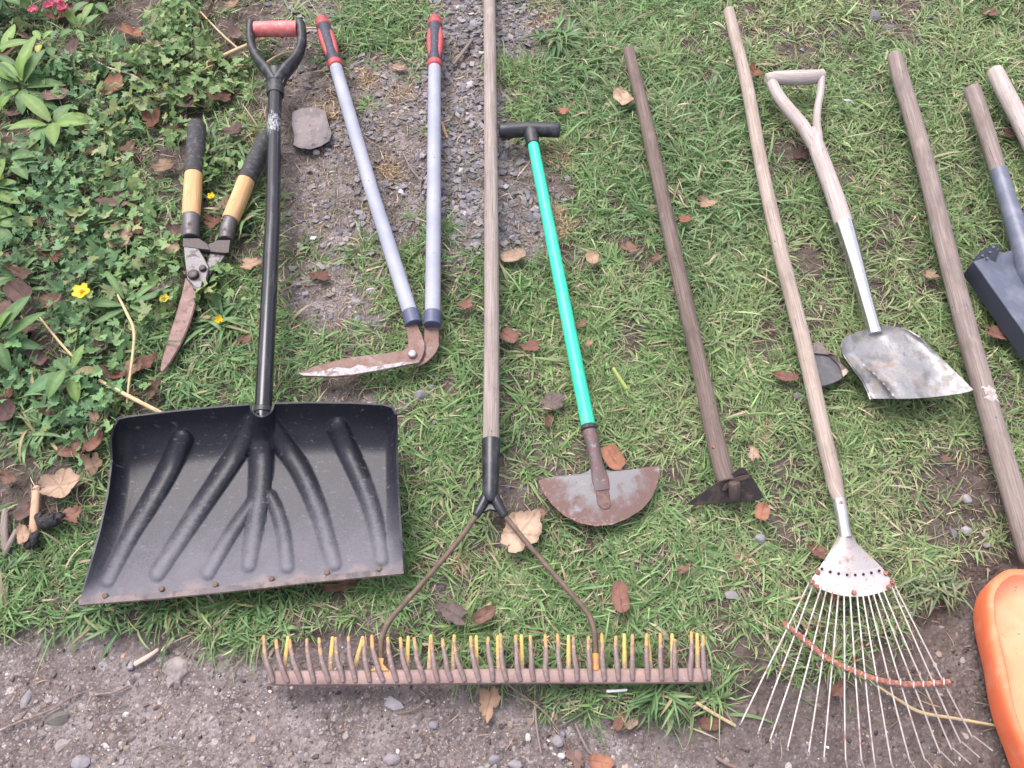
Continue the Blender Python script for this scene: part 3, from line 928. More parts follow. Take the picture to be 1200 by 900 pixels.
# ------------------------------------------------------------------ 5. half moon lawn edger
def edger():
    r = root('lawn_edger', 'half moon lawn edger with bright green pole and black T grip', 'lawn edger', W(700, 570, 0))
    b = MB()
    P, q = b.ptube([(587.5, 153.5, .050, 17), (604, 152.5, .050, 17.2), (620, 151.5, .050, 17.8), (637, 151.8, .050, 17.6), (654, 152.5, .050, 17.5)], n=24, cap=('soft', 'soft'), sub=2)
    reg(P, q[0], .03)
    b.ptube([(621, 147, .050, 15), (622.5, 157, .050, 18), (624, 166, .050, 16), (624.8, 170, .050, 15.6)], n=20, sub=3)
    b.build('grip', M['black_plastic'], r)
    disc('screw', M['white_bit'], 624.5, 160, .0605, 5, .002, r)
    rod('pole', M['green_tube'], [(624.3, 167, .050, 13), (657, 334, .050, 15), (689.8, 501, .048, 17)], r, n=26)
    rod('ring', M['rubber'], [(689.2, 498.5, .048, 18.6), (690.2, 504, .048, 18.8)], r, n=24)
    b = MB()
    sp_ = [(690.3, 504, .047, 17.3, 1), (693, 515, .046, 16.6, 1), (696.5, 531, .044, 15.2, .95), (699, 543, .0425, 15.5, .8), (701.5, 553, .0412, 18, .55), (703.8, 563, .0408, 20, .24), (706, 574, .0398, 17, .10)]
    P_ = [W(q[0], q[1], q[2]) for q in sp_]
    R_s = [q[3] / 2 / scale_at(q[1], q[2]) for q in sp_]
    b.tube(P_, R_s, [a * q[4] for a, q in zip(R_s, sp_)], n=24, sub=5, cap=('flat', 'round'))
    reg(P_, .013, .02)
    b.build('socket', M['rust_socket'], r)
    b = MB()
    st_ = zm(620, 480, 5.62, [(428, 440), (450, 434), (470, 432), (490, 433), (508, 438), (514, 470), (520, 500), (526, 535), (532, 570), (536, 600), (538, 630), (530, 648), (500, 657), (475, 650), (455, 628), (447, 595), (441, 560), (436, 520), (431, 480)])
    b.plate(poly_z(st_, lambda x, y: .0418 - (y - 556) * .00008 - ((y - 556) / 60.0) ** 2 * .0058), .004, bev=.0012)
    b.build('strap', mat('dark rust strap', (.115, .07, .062), .75, .1, layers=[((.18, .11, .09), 90, .45, .65), ((.07, .045, .04), 200, .55, .7)], bump=.0008, bscale=400), r, smooth=30)
    bl = zm(620, 480, 5.62, [(62, 476), (70, 464), (100, 452), (180, 440), (270, 430), (340, 422), (385, 408), (405, 388), (412, 360), (440, 350), (478, 352), (488, 378), (505, 396), (540, 404), (620, 400), (720, 388), (800, 376), (838, 373), (852, 380), (857, 398), (856, 432), (840, 505), (805, 585), (745, 655), (645, 718), (545, 757), (440, 767), (335, 747), (235, 700), (150, 625), (100, 555), (75, 510)])
    # fan mesh so that the plate is slightly dished
    c = (702, 556)
    b = MB()
    n = len(bl)
    V, F, UV = [W(c[0], c[1], .040)], [], [(0, 0)]
    R_ = 5
    for k in range(1, R_ + 1):
        t = k / R_
        for p in bl:
            x, y = c[0] + (p[0] - c[0]) * t, c[1] + (p[1] - c[1]) * t
            V.append(W(x, y, .040 - .006 * t * t - (y - 556) * .00008))
    V2 = [v - Vector((0, 0, .0035)) for v in V]
    for j in range(n): F.append((0, 1 + j, 1 + (j + 1) % n))
    for k in range(R_ - 1):
        for j in range(n):
            a, d = 1 + k * n + j, 1 + k * n + (j + 1) % n
            F.append((a, a + n, d + n, d))
    m_ = len(V)
    F += [tuple(i + m_ for i in f[::-1]) for f in F]
    for j in range(n):
        a, d = 1 + (R_ - 1) * n + j, 1 + (R_ - 1) * n + (j + 1) % n
        F.append((a, a + m_, d + m_, d))
    ctr = W(703, 545, .04)
    top = W(703, 553, .04)
    low = W(703, 616, .04)
    uv = [((v.x - ctr.x), (top.y - v.y) * 1.0) for v in V + V2]
    uv = [(a, bq) for a, bq in uv]
    b.add(V + V2, F, uv)
    b.build('blade', M['half_moon'], r, smooth=35)
    regpoly([W(p[0], p[1], .03) for p in bl], .016)


edger()


# ------------------------------------------------------------------ 6. hoe
def hoe():
    r = root('hoe', 'old hoe with brown wooden handle and dark triangular rusted blade', 'hoe', W(850, 570, 0))
    rod('handle', M['wood_dark'], [(736.5, 59, .045, 13), (752, 120, .045, 14.8), (768, 192, .046, 16.5), (791, 300, .048, 17.8), (820, 430, .05, 19), (835, 500, .052, 21), (846, 545, .054, 22.5), (851, 565, .054, 21)], r, n=24, sub=4, cap=('soft', 'flat'))
    disc('nail', M['rust_red'], 836, 524, .066, 3.5, .002, r)
    Z = lambda p: zm(780, 520, 8.57, p)
    zf = lambda x, y: .026 + np.clip((590 - y) / 42, 0, 1) * .052
    bl = Z([(210, 600), (300, 538), (420, 455), (560, 352), (680, 285), (750, 236), (790, 236), (815, 265), (890, 360), (945, 455), (985, 530), (955, 558), (840, 575), (720, 588), (560, 594), (400, 606), (290, 612)])
    b = MB()
    b.plate(poly_z(bl, zf), .004, bev=.001)
    b.build('blade', M['rust_dark'], r, smooth=30)
    regpoly(poly_z(bl, .03), .012)
    b = MB()
    b.plate([p + Vector((0, 0, .006)) for p in poly_z(Z([(555, 470), (590, 415), (660, 365), (740, 335), (838, 318), (840, 345), (770, 375), (690, 385), (640, 425), (600, 475)]), zf)], .009, bev=.001)
    b.build('eye_collar', M['rust_rod'], r)
    b = MB()
    b.ptube([(*Z([(690, 400)])[0], .068, 14), (*Z([(695, 480)])[0], .0585, 14), (*Z([(690, 545)])[0], .046, 12)], n=18, cap=('soft', 'round'), sub=2)
    b.build('handle_end', mat('rust stained wood end', (.06, .045, .04), .8, layers=[((.11, .075, .065), 80, .5, .7)], bump=.001, bscale=300), r)


hoe()


# ------------------------------------------------------------------ 7. spring tine leaf rake
def leaf_rake():
    r = root('leaf_rake', 'spring tine leaf rake with tan wooden handle, pale fan head and wire tines', 'leaf rake', W(995, 660, 0))
    rod('handle', M['wood_tan'], [(854, 13, .052, 12.5), (861, 42, .052, 13), (875.5, 100, .052, 14.5), (893.5, 200, .053, 15.5), (916, 300, .054, 17), (941, 400, .055, 18), (963, 500, .056, 18.5), (978, 565, .057, 18.5), (983.5, 588, .057, 13)], r, n=26, sub=4, cap=('soft', 'flat'))
    rod('ferrule', M['steel'], [(982.8, 584, .057, 15), (985.5, 597, .056, 14.5), (989, 618, .055, 13.2), (991, 630, .053, 15)], r, n=22, sub=3)
    disc('rivet', M['rust_red'], 985, 589.5, .0655, 4.5, .002, r)
    Z = lambda p: zm(920, 580, 6.43, p)
    # domed fan: rows from neck to crease
    lft = Z([(405, 245), (400, 300), (370, 370), (330, 440), (290, 500), (265, 540)])
    rgt = Z([(488, 245), (505, 300), (545, 370), (610, 430), (680, 495), (728, 545)])
    nv = 18
    G = np.zeros((25, 6, 3))
    for j in range(6):
        for i in range(25):
            t = i / 24
            s = (t - .5) * 2
            x = lft[j][0] + (rgt[j][0] - lft[j][0]) * t
            y = lft[j][1] + (rgt[j][1] - lft[j][1]) * t + (1 - s * s) * (5.2 * j / 5)
            z = .044 + .013 * (1 - abs(s) ** 2.4) * (1 - .35 * j / 5) + (5 - j) * .0012
            G[i, j] = W(x, y, z)
    b = MB()
    b.sheet(G, .0016)
    b.build('fan_plate', M['fan_steel'], r)
    G = np.zeros((33, 6, 3))
    l2, r2 = Z([(265, 540), (180, 662)]), Z([(728, 545), (830, 688)])
    for j in range(6):
        for i in range(33):
            t, q = i / 32, j / 5
            s = (t - .5) * 2
            x0, y0 = l2[0][0] + (r2[0][0] - l2[0][0]) * t, l2[0][1] + (r2[0][1] - l2[0][1]) * t + (1 - s * s) * 5.2
            x1, y1 = l2[1][0] + (r2[1][0] - l2[1][0]) * t, l2[1][1] + (r2[1][1] - l2[1][1]) * t + (1 - s * s) * 14.2
            z = .0535 - .010 * q - .004 * s * s + (.0015 if j == 0 else 0)
            G[i, j] = W(x0 + (x1 - x0) * q, y0 + (y1 - y0) * q, z)
    b = MB()
    b.sheet(G, .0035)
    col = b.build('tine_collar', M['white_steel'], r)
    for p in Z([(280, 555), (342, 578), (405, 592), (468, 601), (530, 602), (592, 597), (653, 586), (712, 570)]):
        k = disc('slot', mat('dark slot', (.01, .01, .01), .9), p[0], p[1], .0535, 2.9, .0012, None, cap='flat')
        k.parent = col
        for v in k.data.vertices: v.co -= r.location
    for p in Z([(246, 582), (205, 655), (238, 690), (520, 735), (758, 590), (785, 692), (812, 655)]):
        disc('rivet', M['rust_red'], p[0], p[1], .0475, 5.6, .0016, r)
    reg(poly_z([(990, 610), (998, 660)], .03), .04, .02)
    # tines
    Y = lambda p: zm(800, 600, 3, p)
    st = [440, 455, 485, 505, 527, 548, 567, 588, 612, 632, 650, 668, 685, 703, 735, 745]
    en = [(207, 738), (268, 770), (310, 795), (370, 825), (443, 845), (497, 862), (573, 870), (628, 868), (675, 885), (733, 880), (797, 868), (848, 862), (900, 835), (940, 822), (972, 800), (1012, 780)]
    tp = [(207, 741), (267, 775), (312, 832), (372, 838), (446, 852), (499, 878), (580, 905), (640, 905), (684, 925), (750, 925), (828, 918), (890, 915), (955, 890), (1012, 886), (1042, 862), (1088, 838)]
    for i in range(16):
        s = (i - 7.5) / 7.5
        a = (st[i], 262 + 30 * (1 - s * s))
        (ax, ay), (ex, ey), (tx, ty) = Y([a, en[i], tp[i]])
        b = MB()
        mid = .5
        zt = .030
        P = [(ax - (ex - ax) * .02, ay - (ey - ay) * .03, .0425, 2.2), (ax + (ex - ax) * .35, ay + (ey - ay) * .35, .041, 2.2), (ax + (ex - ax) * .7 + random.uniform(-.7, .7), ay + (ey - ay) * .7, .037, 2.2), (ex, ey, zt, 2.1), (ex + (tx - ex) * .15, ey + (ty - ey) * .15, zt + .004, 2.0), (tx, ty, zt + .034, 1.6)]
        Pw, q = b.ptube(P, n=8, sub=3, cap=('flat', 'round'))
        b.build('tine', M['tine'], r)
    bar = Y([(352, 386), (430, 450), (500, 508), (570, 545), (650, 578), (720, 597), (800, 606), (870, 604), (942, 597)])
    b = MB()
    b.ptube([(p[0], p[1], .0455, 6.6) for p in bar], n=12, sub=5, flat=.55)
    b.build('spreader_bar', M['rust_red'], r)
    for i in range(16):
        # where each tine crosses the bar: a small wire loop
        s = (i - 7.5) / 7.5
        (ax, ay), (ex, ey) = Y([(st[i], 262 + 30 * (1 - s * s)), en[i]])
        best = min(((abs((ax + (ex - ax) * t) - (bar[k][0] + (bar[k + 1][0] - bar[k][0]) * u)) + abs((ay + (ey - ay) * t) - (bar[k][1] + (bar[k + 1][1] - bar[k][1]) * u)), t) for k in range(8) for u in (0, .25, .5, .75, 1) for t in np.linspace(.2, .9, 60)), key=lambda q: q[0])
        t = best[1]
        x, y = ax + (ex - ax) * t, ay + (ey - ay) * t
        b = MB()
        b.ptube([(x - .5, y - 4.6, .043, 2.2), (x, y - 3, .0482, 2.2), (x, y + 2.5, .0482, 2.2), (x + .5, y + 4.4, .043, 2.2)], n=8, sub=2)
        b.build('wire_loop', M['tine'], r)


leaf_rake()


# ------------------------------------------------------------------ 8. broken slate with a wood strip
def slate_bit():
    r = root('broken_slate', 'dark grey slate offcut with splintered wood strip under leaf rake handle', 'slate', W(965, 427, 0))
    Z = lambda p: zm(890, 370, 4.44, p)
    b = MB()
    pl = Z([(200, 175), (385, 200), (420, 250), (448, 312), (425, 330), (385, 350), (330, 366), (300, 350), (235, 330)])
    b.plate(poly_z(pl, .030), .007, bev=.0012)
    b.build('slate_plate', M['slate'], r)
    b = MB()
    oo = poly_z(Z([(200, 214), (240, 185), (272, 158), (306, 128), (350, 174), (405, 228), (440, 262), (466, 287)]), .0345)
    ii = poly_z(Z([(206, 232), (244, 214), (272, 200), (290, 195), (335, 200), (382, 206), (416, 262), (440, 316)]), .0345)
    b.sheet(np.array([[tuple(a), tuple(a * .5 + q * .5 + Vector((0, 0, .002))), tuple(q)] for a, q in zip(oo, ii)]), .006)
    b.build('wood_strip', M['wood_pole'], r)
    b = MB()
    b.plate(poly_z(Z([(428, 283), (452, 272), (466, 288), (455, 303), (440, 315), (432, 302)]), .0375), .004, bev=.001)
    b.build('splintered_end', M['wood_pale'], r)
    regpoly(poly_z(pl, .02), .02)


slate_bit()


# ------------------------------------------------------------------ 9. silver shovel with wooden D handle
def silver_shovel():
    r = root('shovel', 'short shovel with pale wooden D handle, chrome socket and silver blade mottled with mud and painted reflections', 'shovel', W(1050, 430, 0))
    rod('crossbar', M['wood_bleach'], [(899, 92.5, .064, 13), (912, 91.5, .064, 16), (935, 91, .064, 17.5), (955, 90, .064, 16.5), (964, 87.5, .064, 12)], r, n=22, sub=3, cap=('soft', 'soft'))
    b = MB()
    P, q = b.ptube([(902, 92, .062, 12), (912, 112, .060, 13.5), (926, 130, .057, 14.5), (940, 147, .054, 15.5), (949, 162, .0525, 15), (957, 178, .0505, 12)], n=20, sub=4, cap=('round', 'round'))
    reg(P, .012, .03)
    P, q = b.ptube([(962.5, 86, .062, 8.5), (961.5, 108, .060, 8.5), (958, 128, .057, 8.5), (957, 145, .054, 9), (959, 162, .0525, 9.5), (962, 180, .0505, 8)], n=18, sub=4, cap=('round', 'round'), flat=1.5)
    reg(P, .01, .03)
    P, q = b.ptube([(952.5, 153, .0525, 10), (954.5, 161, .052, 16), (958, 175, .051, 18.5), (971, 210, .050, 19.5), (981, 238, .050, 20.5), (989.5, 265, .050, 21)], n=24, sub=4, cap=('round', 'flat'))
    reg(P, .014, .028)
    b.build('handle', M['wood_bleach'], r)
    rod('socket', M['chrome'], [(988.5, 262, .050, 22), (992.5, 275, .050, 21), (1003, 310, .050, 18), (1014, 350, .051, 16), (1022, 378, .053, 15.5), (1026, 392, .052, 17)], r, n=26, sub=4)
    Z = lambda p: zm(890, 370, 4.44, p)
    tl = Z([(427, 165), (432, 130), (450, 108), (500, 90), (560, 72), (640, 52), (715, 58), (775, 78), (830, 112)])
    bl = Z([(582, 431), (690, 431), (780, 430), (870, 425), (960, 415), (1050, 402), (1095, 391), (1112, 382)])
    lf = Z([(427, 165), (450, 212), (495, 275), (540, 335), (566, 390), (582, 431)])
    rt = Z([(830, 112), (900, 180), (970, 243), (1050, 320), (1112, 384)])

    def res(pl, n):
        p = np.array(pl, float)
        d = np.concatenate([[0], np.cumsum(np.linalg.norm(np.diff(p, axis=0), axis=1))])
        t = np.linspace(0, d[-1], n)
        return np.stack([np.interp(t, d, p[:, 0]), np.interp(t, d, p[:, 1])], -1)
    nu, nv = 60, 50
    T, B, L_, R_ = res(tl, nu), res(bl, nu), res(lf, nv), res(rt, nv)
    U, V = np.meshgrid(np.linspace(0, 1, nu), np.linspace(0, 1, nv), indexing='ij')
    S = (1 - V)[..., None] * T[:, None] + V[..., None] * B[:, None] + (1 - U)[..., None] * L_[None] + U[..., None] * R_[None]
    S = S - ((1 - U) * (1 - V))[..., None] * T[0] - (U * (1 - V))[..., None] * T[-1] - ((1 - U) * V)[..., None] * B[0] - (U * V)[..., None] * B[-1]
    s = (U - .5) * 2
    z = .050 + .009 * np.abs(s) ** 4 + .014 * V ** 2 + .006 * np.clip(1 - V / .15, 0, 1) ** 2
    z = z + .007 * np.exp(-((U - .58) / .10) ** 2) * np.clip(1 - V / .35, 0, 1)
    fold = .04 + .20 * V
    z = z + .002 * np.sin(U * 11 + V * 4) * V - .030 * np.clip((fold - U) / .22, 0, 1) * sstep(.25, .8, V) + .004 * np.exp(-((U - fold) / .025) ** 2) * sstep(.1, .5, V)
    h = CAM_H - z
    u, v = (S[..., 0] - 600) / FPX, (S[..., 1] - 450) / FPX
    d = h / (ST + v * CT)
    G = np.stack([u * d, d * (CT - v * ST), z], -1)
    b = MB()
    b.sheet(G, .002, uv=np.stack([U, V], -1))
    b.build('blade', M['spade_steel'], r)
    # turned-down left side wall
    lo = Z([(430, 185), (452, 228), (497, 288), (540, 345), (565, 396), (581, 432)])
    G2 = np.zeros((nv, 4, 3))
    lo_ = res(lo, nv)
    for i in range(nv):
        a = G[0, i]
        c = np.array(W(lo_[i][0], lo_[i][1], .012))
        for k in range(4):
            t = k / 3
            G2[i, k] = a * (1 - t) + c * t + np.array([0, 0, -.002])
    b = MB()
    b.sheet(G2, .002)
    b.build('side_wall', M['spade_steel'], r)
    G3 = np.zeros((nu, 3, 3))
    fr = res(Z([(582, 431), (700, 433), (850, 428), (1000, 414), (1108, 388)]), nu)
    for i in range(nu):
        a = G[i, -1]
        c = np.array(W(fr[i][0], fr[i][1], .014))
        for k in range(3):
            t = k / 2
            G3[i, k] = a * (1 - t) + c * t + np.array([0, 0, -.0025])
    out = np.concatenate([T, R_, B[::-1], L_[::-1]])
    regpoly([W(p[0], p[1], .03) for p in out], .018)


silver_shovel()

# ------------------------------------------------------------------ 10. long pole at the right, 12. bleached handle in the corner
po = root('wooden_pole', 'thick grey brown wooden pole with a pale worn patch, running off the right edge', 'pole', W(1150, 450, 0))
rod('shaft', M['wood_pole'], [(1048.5, 66, .05, 17.5), (1058, 100, .05, 19), (1073, 150, .05, 19.5), (1086.5, 200, .05, 20.5), (1111, 300, .05, 22), (1136.5, 400, .05, 23.5), (1160, 483, .05, 24.5), (1184, 567, .05, 26), (1206, 643, .05, 27), (1210, 654, .05, 27)], po, n=28, sub=4, cap=('soft', 'soft'))
b = MB()
pp = [(1151, 458, 0), (1160, 452, 0), (1166, 458, 0), (1168, 470, 0), (1170.5, 479, 0), (1160, 482, 0), (1155, 475, 0)]
# patch hugging the pole's top
ax0, ax1 = Vector(W(1152, 455, .05)), Vector(W(1164.5, 497, .05))
dirv = (ax1 - ax0).normalized()
side = dirv.cross(Vector((0, 0, 1))).normalized()
rad = 24.3 / 2 / scale_at(470, .05) + .0007
G = np.zeros((14, 8, 3))
for i in range(14):
    t = i / 13
    wv = .95 + .22 * math.sin(i * 2.1)
    for j in range(8):
        a = (-.55 + 1.05 * j / 7 * wv + .18 * math.sin(i * 1.3 + 1)) if True else 0
        c = ax0 + dirv * ((.006 + .030 * t) + .003 * math.sin(j * 1.7))
        G[i, j] = c + side * math.sin(a) * rad + Vector((0, 0, 1)) * math.cos(a) * rad
b.sheet(G, .001)
b.build('worn_patch', M['wood_worn'], po)

co = root('tool_handle', 'bleached pale wooden handle end in the upper right corner', 'tool handle', W(1200, 140, 0))
rod('shaft', M['wood_bleach'], [(1166, 84, .05, 18), (1180, 112, .05, 19), (1202, 155, .05, 20), (1240, 235, .05, 21), (1300, 360, .05, 22)], co, n=24, sub=3, cap=('soft', 'flat'))


# ------------------------------------------------------------------ 11. blue grey shovel
def blue_shovel():
    r = root('shovel', 'blue grey enamel shovel with short wooden handle, cut by the right edge', 'shovel', W(1200, 330, 0))
    rod('handle', M['wood_pole'], [(1139.5, 106, .06, 19), (1147, 128, .06, 18.5), (1158, 162, .06, 18), (1170.5, 203, .06, 17)], r, n=24, sub=3, cap=('soft', 'flat'))
    rod('socket', M['blue_steel'], [(1169.8, 200, .06, 19), (1177, 222, .06, 19), (1187, 254, .06, 21), (1197, 285, .058, 24), (1207, 318, .052, 28), (1222, 362, .040, 16)], r, n=26, sub=4, cap=('flat', 'round'))
    nu, nv = 36, 36
    c = [(1141, 306), (1276, 268), (1222, 420), (1352, 372)]
    U, V = np.meshgrid(np.linspace(0, 1, nu), np.linspace(0, 1, nv), indexing='ij')
    A = np.array(c, float)
    S = ((1 - U) * (1 - V))[..., None] * A[0] + (U * (1 - V))[..., None] * A[1] + ((1 - U) * V)[..., None] * A[2] + (U * V)[..., None] * A[3]
    s = (U - .5) * 2
    z = .040 + .032 * np.abs(s) ** 2.2 + .006 * np.exp(-(s / .2) ** 2) * (1 - V) + .01 * np.clip(1 - V / .15, 0, 1)
    h = CAM_H - z
    u, v = (S[..., 0] - 600) / FPX, (S[..., 1] - 450) / FPX
    d = h / (ST + v * CT)
    G = np.stack([u * d, d * (CT - v * ST), z], -1)
    b = MB()
    b.sheet(G, .002, uv=np.stack([U, V], -1))
    b.build('blade', M['blue_steel'], r)
    G2 = np.zeros((nv, 3, 3))
    for i in range(nv):
        for k in range(3):
            G2[i, k] = G[0, i] + np.array([-.001, -.002, -.020]) * k + np.array([0, 0, -.002])
    b = MB()
    b.sheet(G2, .0018)
    b.build('side_wall', mat('dark blue grey side', (.045, .05, .07), .4), r)
    regpoly([G[0, 0], G[-1, 0], G[-1, -1], G[0, -1]], .018)
    b = MB()
    b.plate([W(1140.5, 304, .072), W(1150, 293, .074), (W(1160, 288.5, .074)), W(1171, 286, .072), W(1173.5, 290, .070), W(1169, 300, .066), W(1167, 308, .06), W(1152, 311, .064)], .003)
    tb = b.build('foot_tread', mat('dark tread', (.035, .04, .055), .45, layers=[((.12, .13, .16), 200, .6, .7)]), r)
    for (x, y) in ((1151, 300), (1160, 296), (1157, 303), (1164, 290)):
        k = disc('rivet', M['blue_steel'], x, y, .072, 3, .0016, None)
        k.parent = tb
        for vv in k.data.vertices: vv.co -= r.location


blue_shovel()


# ------------------------------------------------------------------ 13. orange scoop
def scoop():
    r = root('plastic_scoop', 'bright orange plastic scoop with pale speckled inside at the lower right edge', 'scoop', W(1240, 800, 0))
    out = [(1180, 667.5), (1196, 666.5), (1222, 670), (1262, 690), (1300, 735), (1325, 810), (1320, 890), (1292, 945), (1255, 958), (1224, 935), (1201, 885), (1184, 846), (1172, 806), (1163.5, 768), (1158, 735), (1156, 712), (1157, 694), (1164, 679)]

    def closed(pl, n):
        p = np.array(pl + [pl[0]], float)
        k = len(pl)
        o = []
        for i in range(k):
            p0, p1, p2, p3 = (np.array(pl[(i + q) % k]) for q in (-1, 0, 1, 2))
            for j in range(n):
                t = j / n
                o.append(.5 * ((2 * p1) + (p2 - p0) * t + (2 * p0 - 5 * p1 + 4 * p2 - p3) * t * t + (3 * p1 - p0 - 3 * p2 + p3) * t ** 3))
        return o
    O = [np.array(W(p[0], p[1], .075)) for p in closed(out, 5)]
    c = sum(O) / len(O)
    n = len(O)

    def ring(k, z):
        res_ = []
        for p in O:
            dv = c - p
            L_ = np.linalg.norm(dv[:2])
            q = p + dv / L_ * k
            q = q.copy()
            q[2] = z
            res_.append(q)
        return res_

    def lathe(rings, fill):
        b = MB()
        Vv = [tuple(p) for q in rings for p in q]
        F = [(i * n + j, i * n + (j + 1) % n, (i + 1) * n + (j + 1) % n, (i + 1) * n + j) for i in range(len(rings) - 1) for j in range(n)]
        if fill:
            Vv.append((c[0], c[1], rings[-1][0][2]))
            F += [((len(rings) - 1) * n + j, (len(rings) - 1) * n + (j + 1) % n, len(Vv) - 1) for j in range(n)]
        b.add(Vv, F)
        return b
    b = lathe([ring(.030, .004), ring(.016, .008), ring(.008, .025), ring(.002, .055), ring(0, .070), ring(.0015, .077), ring(.006, .081), ring(.012, .082), ring(.015, .080)], False)
    b.build('shell', M['orange'], r)
    b = lathe([ring(.0149, .0799), ring(.017, .074), ring(.022, .064), ring(.032, .055), ring(.045, .051)], True)
    b.build('inside', M['orange_in'], r)
    regpoly(O, .004)


scoop()

# ------------------------------------------------------------------ fallen leaves, one object each
def hexc(r, g, b):
    f = lambda c: ((c / 255 + .055) / 1.055) ** 2.4 if c > 10 else c / 255 / 12.92
    return np.array((f(r), f(g), f(b)))


TAN, ORG, BRN, RED, PNK, GRY, PEACH, DRK = (hexc(196, 156, 122), hexc(184, 118, 82), hexc(134, 98, 76), hexc(146, 96, 78), hexc(168, 128, 118), hexc(142, 122, 116), hexc(224, 186, 152), hexc(86, 60, 52))


def leaf_mesh(px, py, length, aspect, ang, col, kind, curl, lift, seed):
    rr = random.Random(seed)
    c = W(px, py, 0)
    z0 = gz(c.x, c.y) + lift
    c = W(px, py, z0)
    L_ = length / scale_at(py, z0)
    n, R = 48, 7
    ph = [rr.uniform(0, 6.28) for _ in range(6)]
    outl = []
    col = col * .52 + col.mean() * np.array((.22, .195, .175))
    for k in range(n):
        t = 2 * PI * k / n
        if kind == 'maple':
            rad = .40 + .09 * abs(math.cos(2.5 * t)) ** 1.1 + .05 * math.cos(t)
            rad *= 1 + .05 * math.sin(3 * t + ph[3]) + .04 * math.sin(9 * t + ph[0]) + .03 * math.sin(17 * t + ph[1])
        elif kind == 'oval':
            rad = .5 / math.sqrt(math.cos(t) ** 2 + (math.sin(t) * 1.0) ** 2)
            rad *= 1 - .10 * math.cos(2 * t) ** 2 + .03 * math.sin(5 * t + ph[0]) + .02 * math.sin(11 * t + ph[2])
            if abs(math.sin(t)) < .13: rad *= 1.1
        else:
            rad = .40 + .07 * math.sin(3 * t + ph[0]) + .06 * math.sin(5 * t + ph[1]) + .035 * math.sin(11 * t + ph[2]) + .02 * math.sin(19 * t + ph[3])
        outl.append((rad * math.cos(t), rad * math.sin(t) * aspect))
    ca, sa = math.cos(ang), math.sin(ang)
    V, Cc, F = [], [], []
    cv1, cv2 = curl * rr.uniform(.6, 1.3), curl * rr.uniform(-.5, 1.0)
    for k in range(R + 1):
        q = k / R
        for j in range(n):
            x, y = outl[j][0] * q, outl[j][1] * q
            e = 0
            # midrib fold, edge curl, ripples
            z = abs(y) * .30 * (1 if curl >= 0 else -1) * abs(cv1) + cv1 * 1.3 * x * x + cv2 * 1.6 * y * y + .05 * curl * math.sin(6 * x + ph[4]) * q + .035 * q * math.sin(4 * j * 2 * PI / n + ph[5]) * abs(curl)
            z += .02 * q * math.sin(13 * x + 9 * y + ph[1])
            V.append(Vector((c.x + (x * ca - y * sa) * L_, c.y + (x * sa + y * ca) * L_, z0 + z * L_)))
            t = math.atan2(y, x) if q else 0
            if kind == 'maple':
                vein = min(abs(math.sin((t - a_) / 1)) if math.cos(t - a_) > 0 else 1 for a_ in (0, 1.05, -1.05, 2.2, -2.2)) * q
            else:
                vein = abs(y) / max(aspect, .3) * 1.6
                vein = min(vein, abs(((x * 7 - abs(y) * 4) % 1) - .5) * .5 + .06)
            f = .72 if vein < .05 else 1
            f *= 1 + .10 * math.sin(5 * x + ph[0]) + .06 * math.sin(11 * y + ph[2])
            f *= 1 - .22 * q ** 6
            Cc.append((*(col * f), 1))
    for k in range(R):
        for j in range(n):
            F.append((k * n + j, (k + 1) * n + j, (k + 1) * n + (j + 1) % n, k * n + (j + 1) % n))
    b = MB()
    b.add(V, F, cols=Cc)
    # a thin lower skin gives the leaf its thickness
    V2 = [v - Vector((0, 0, .0006)) for v in V]
    b.add(V2, [f[::-1] for f in F], cols=Cc)
    # stalk
    i0 = R * n + n // 2
    s0 = V[i0]
    dirx = (V[i0] - V[R * n]).normalized()
    b2 = MB()
    b2.tube([s0 - dirx * .004, s0 + dirx * L_ * .12 + Vector((0, 0, .001)), s0 + dirx * L_ * .26 + Vector((rr.uniform(-.003, .003), 0, -.003))], [.0011, .0008, .0006], n=6, sub=3)
    b.add(b2.v, b2.f, cols=[(*(col * .6), 1)] * len(b2.v))
    return b, c


def fallen_leaf(label, px, py, length, aspect, deg, col, kind='shred', curl=.35, lift=.02, grp='dry leaves fallen on the ground'):
    b, c = leaf_mesh(px, py, length, aspect, math.radians(deg), np.array(col), kind, curl, lift, int(px * 7 + py))
    o = b.build('fallen_leaf', M['leaf'], None, smooth=60, attr=True)
    o.location = c
    for v in o.data.vertices: v.co -= c
    return tag(o, label, 'leaf', grp)


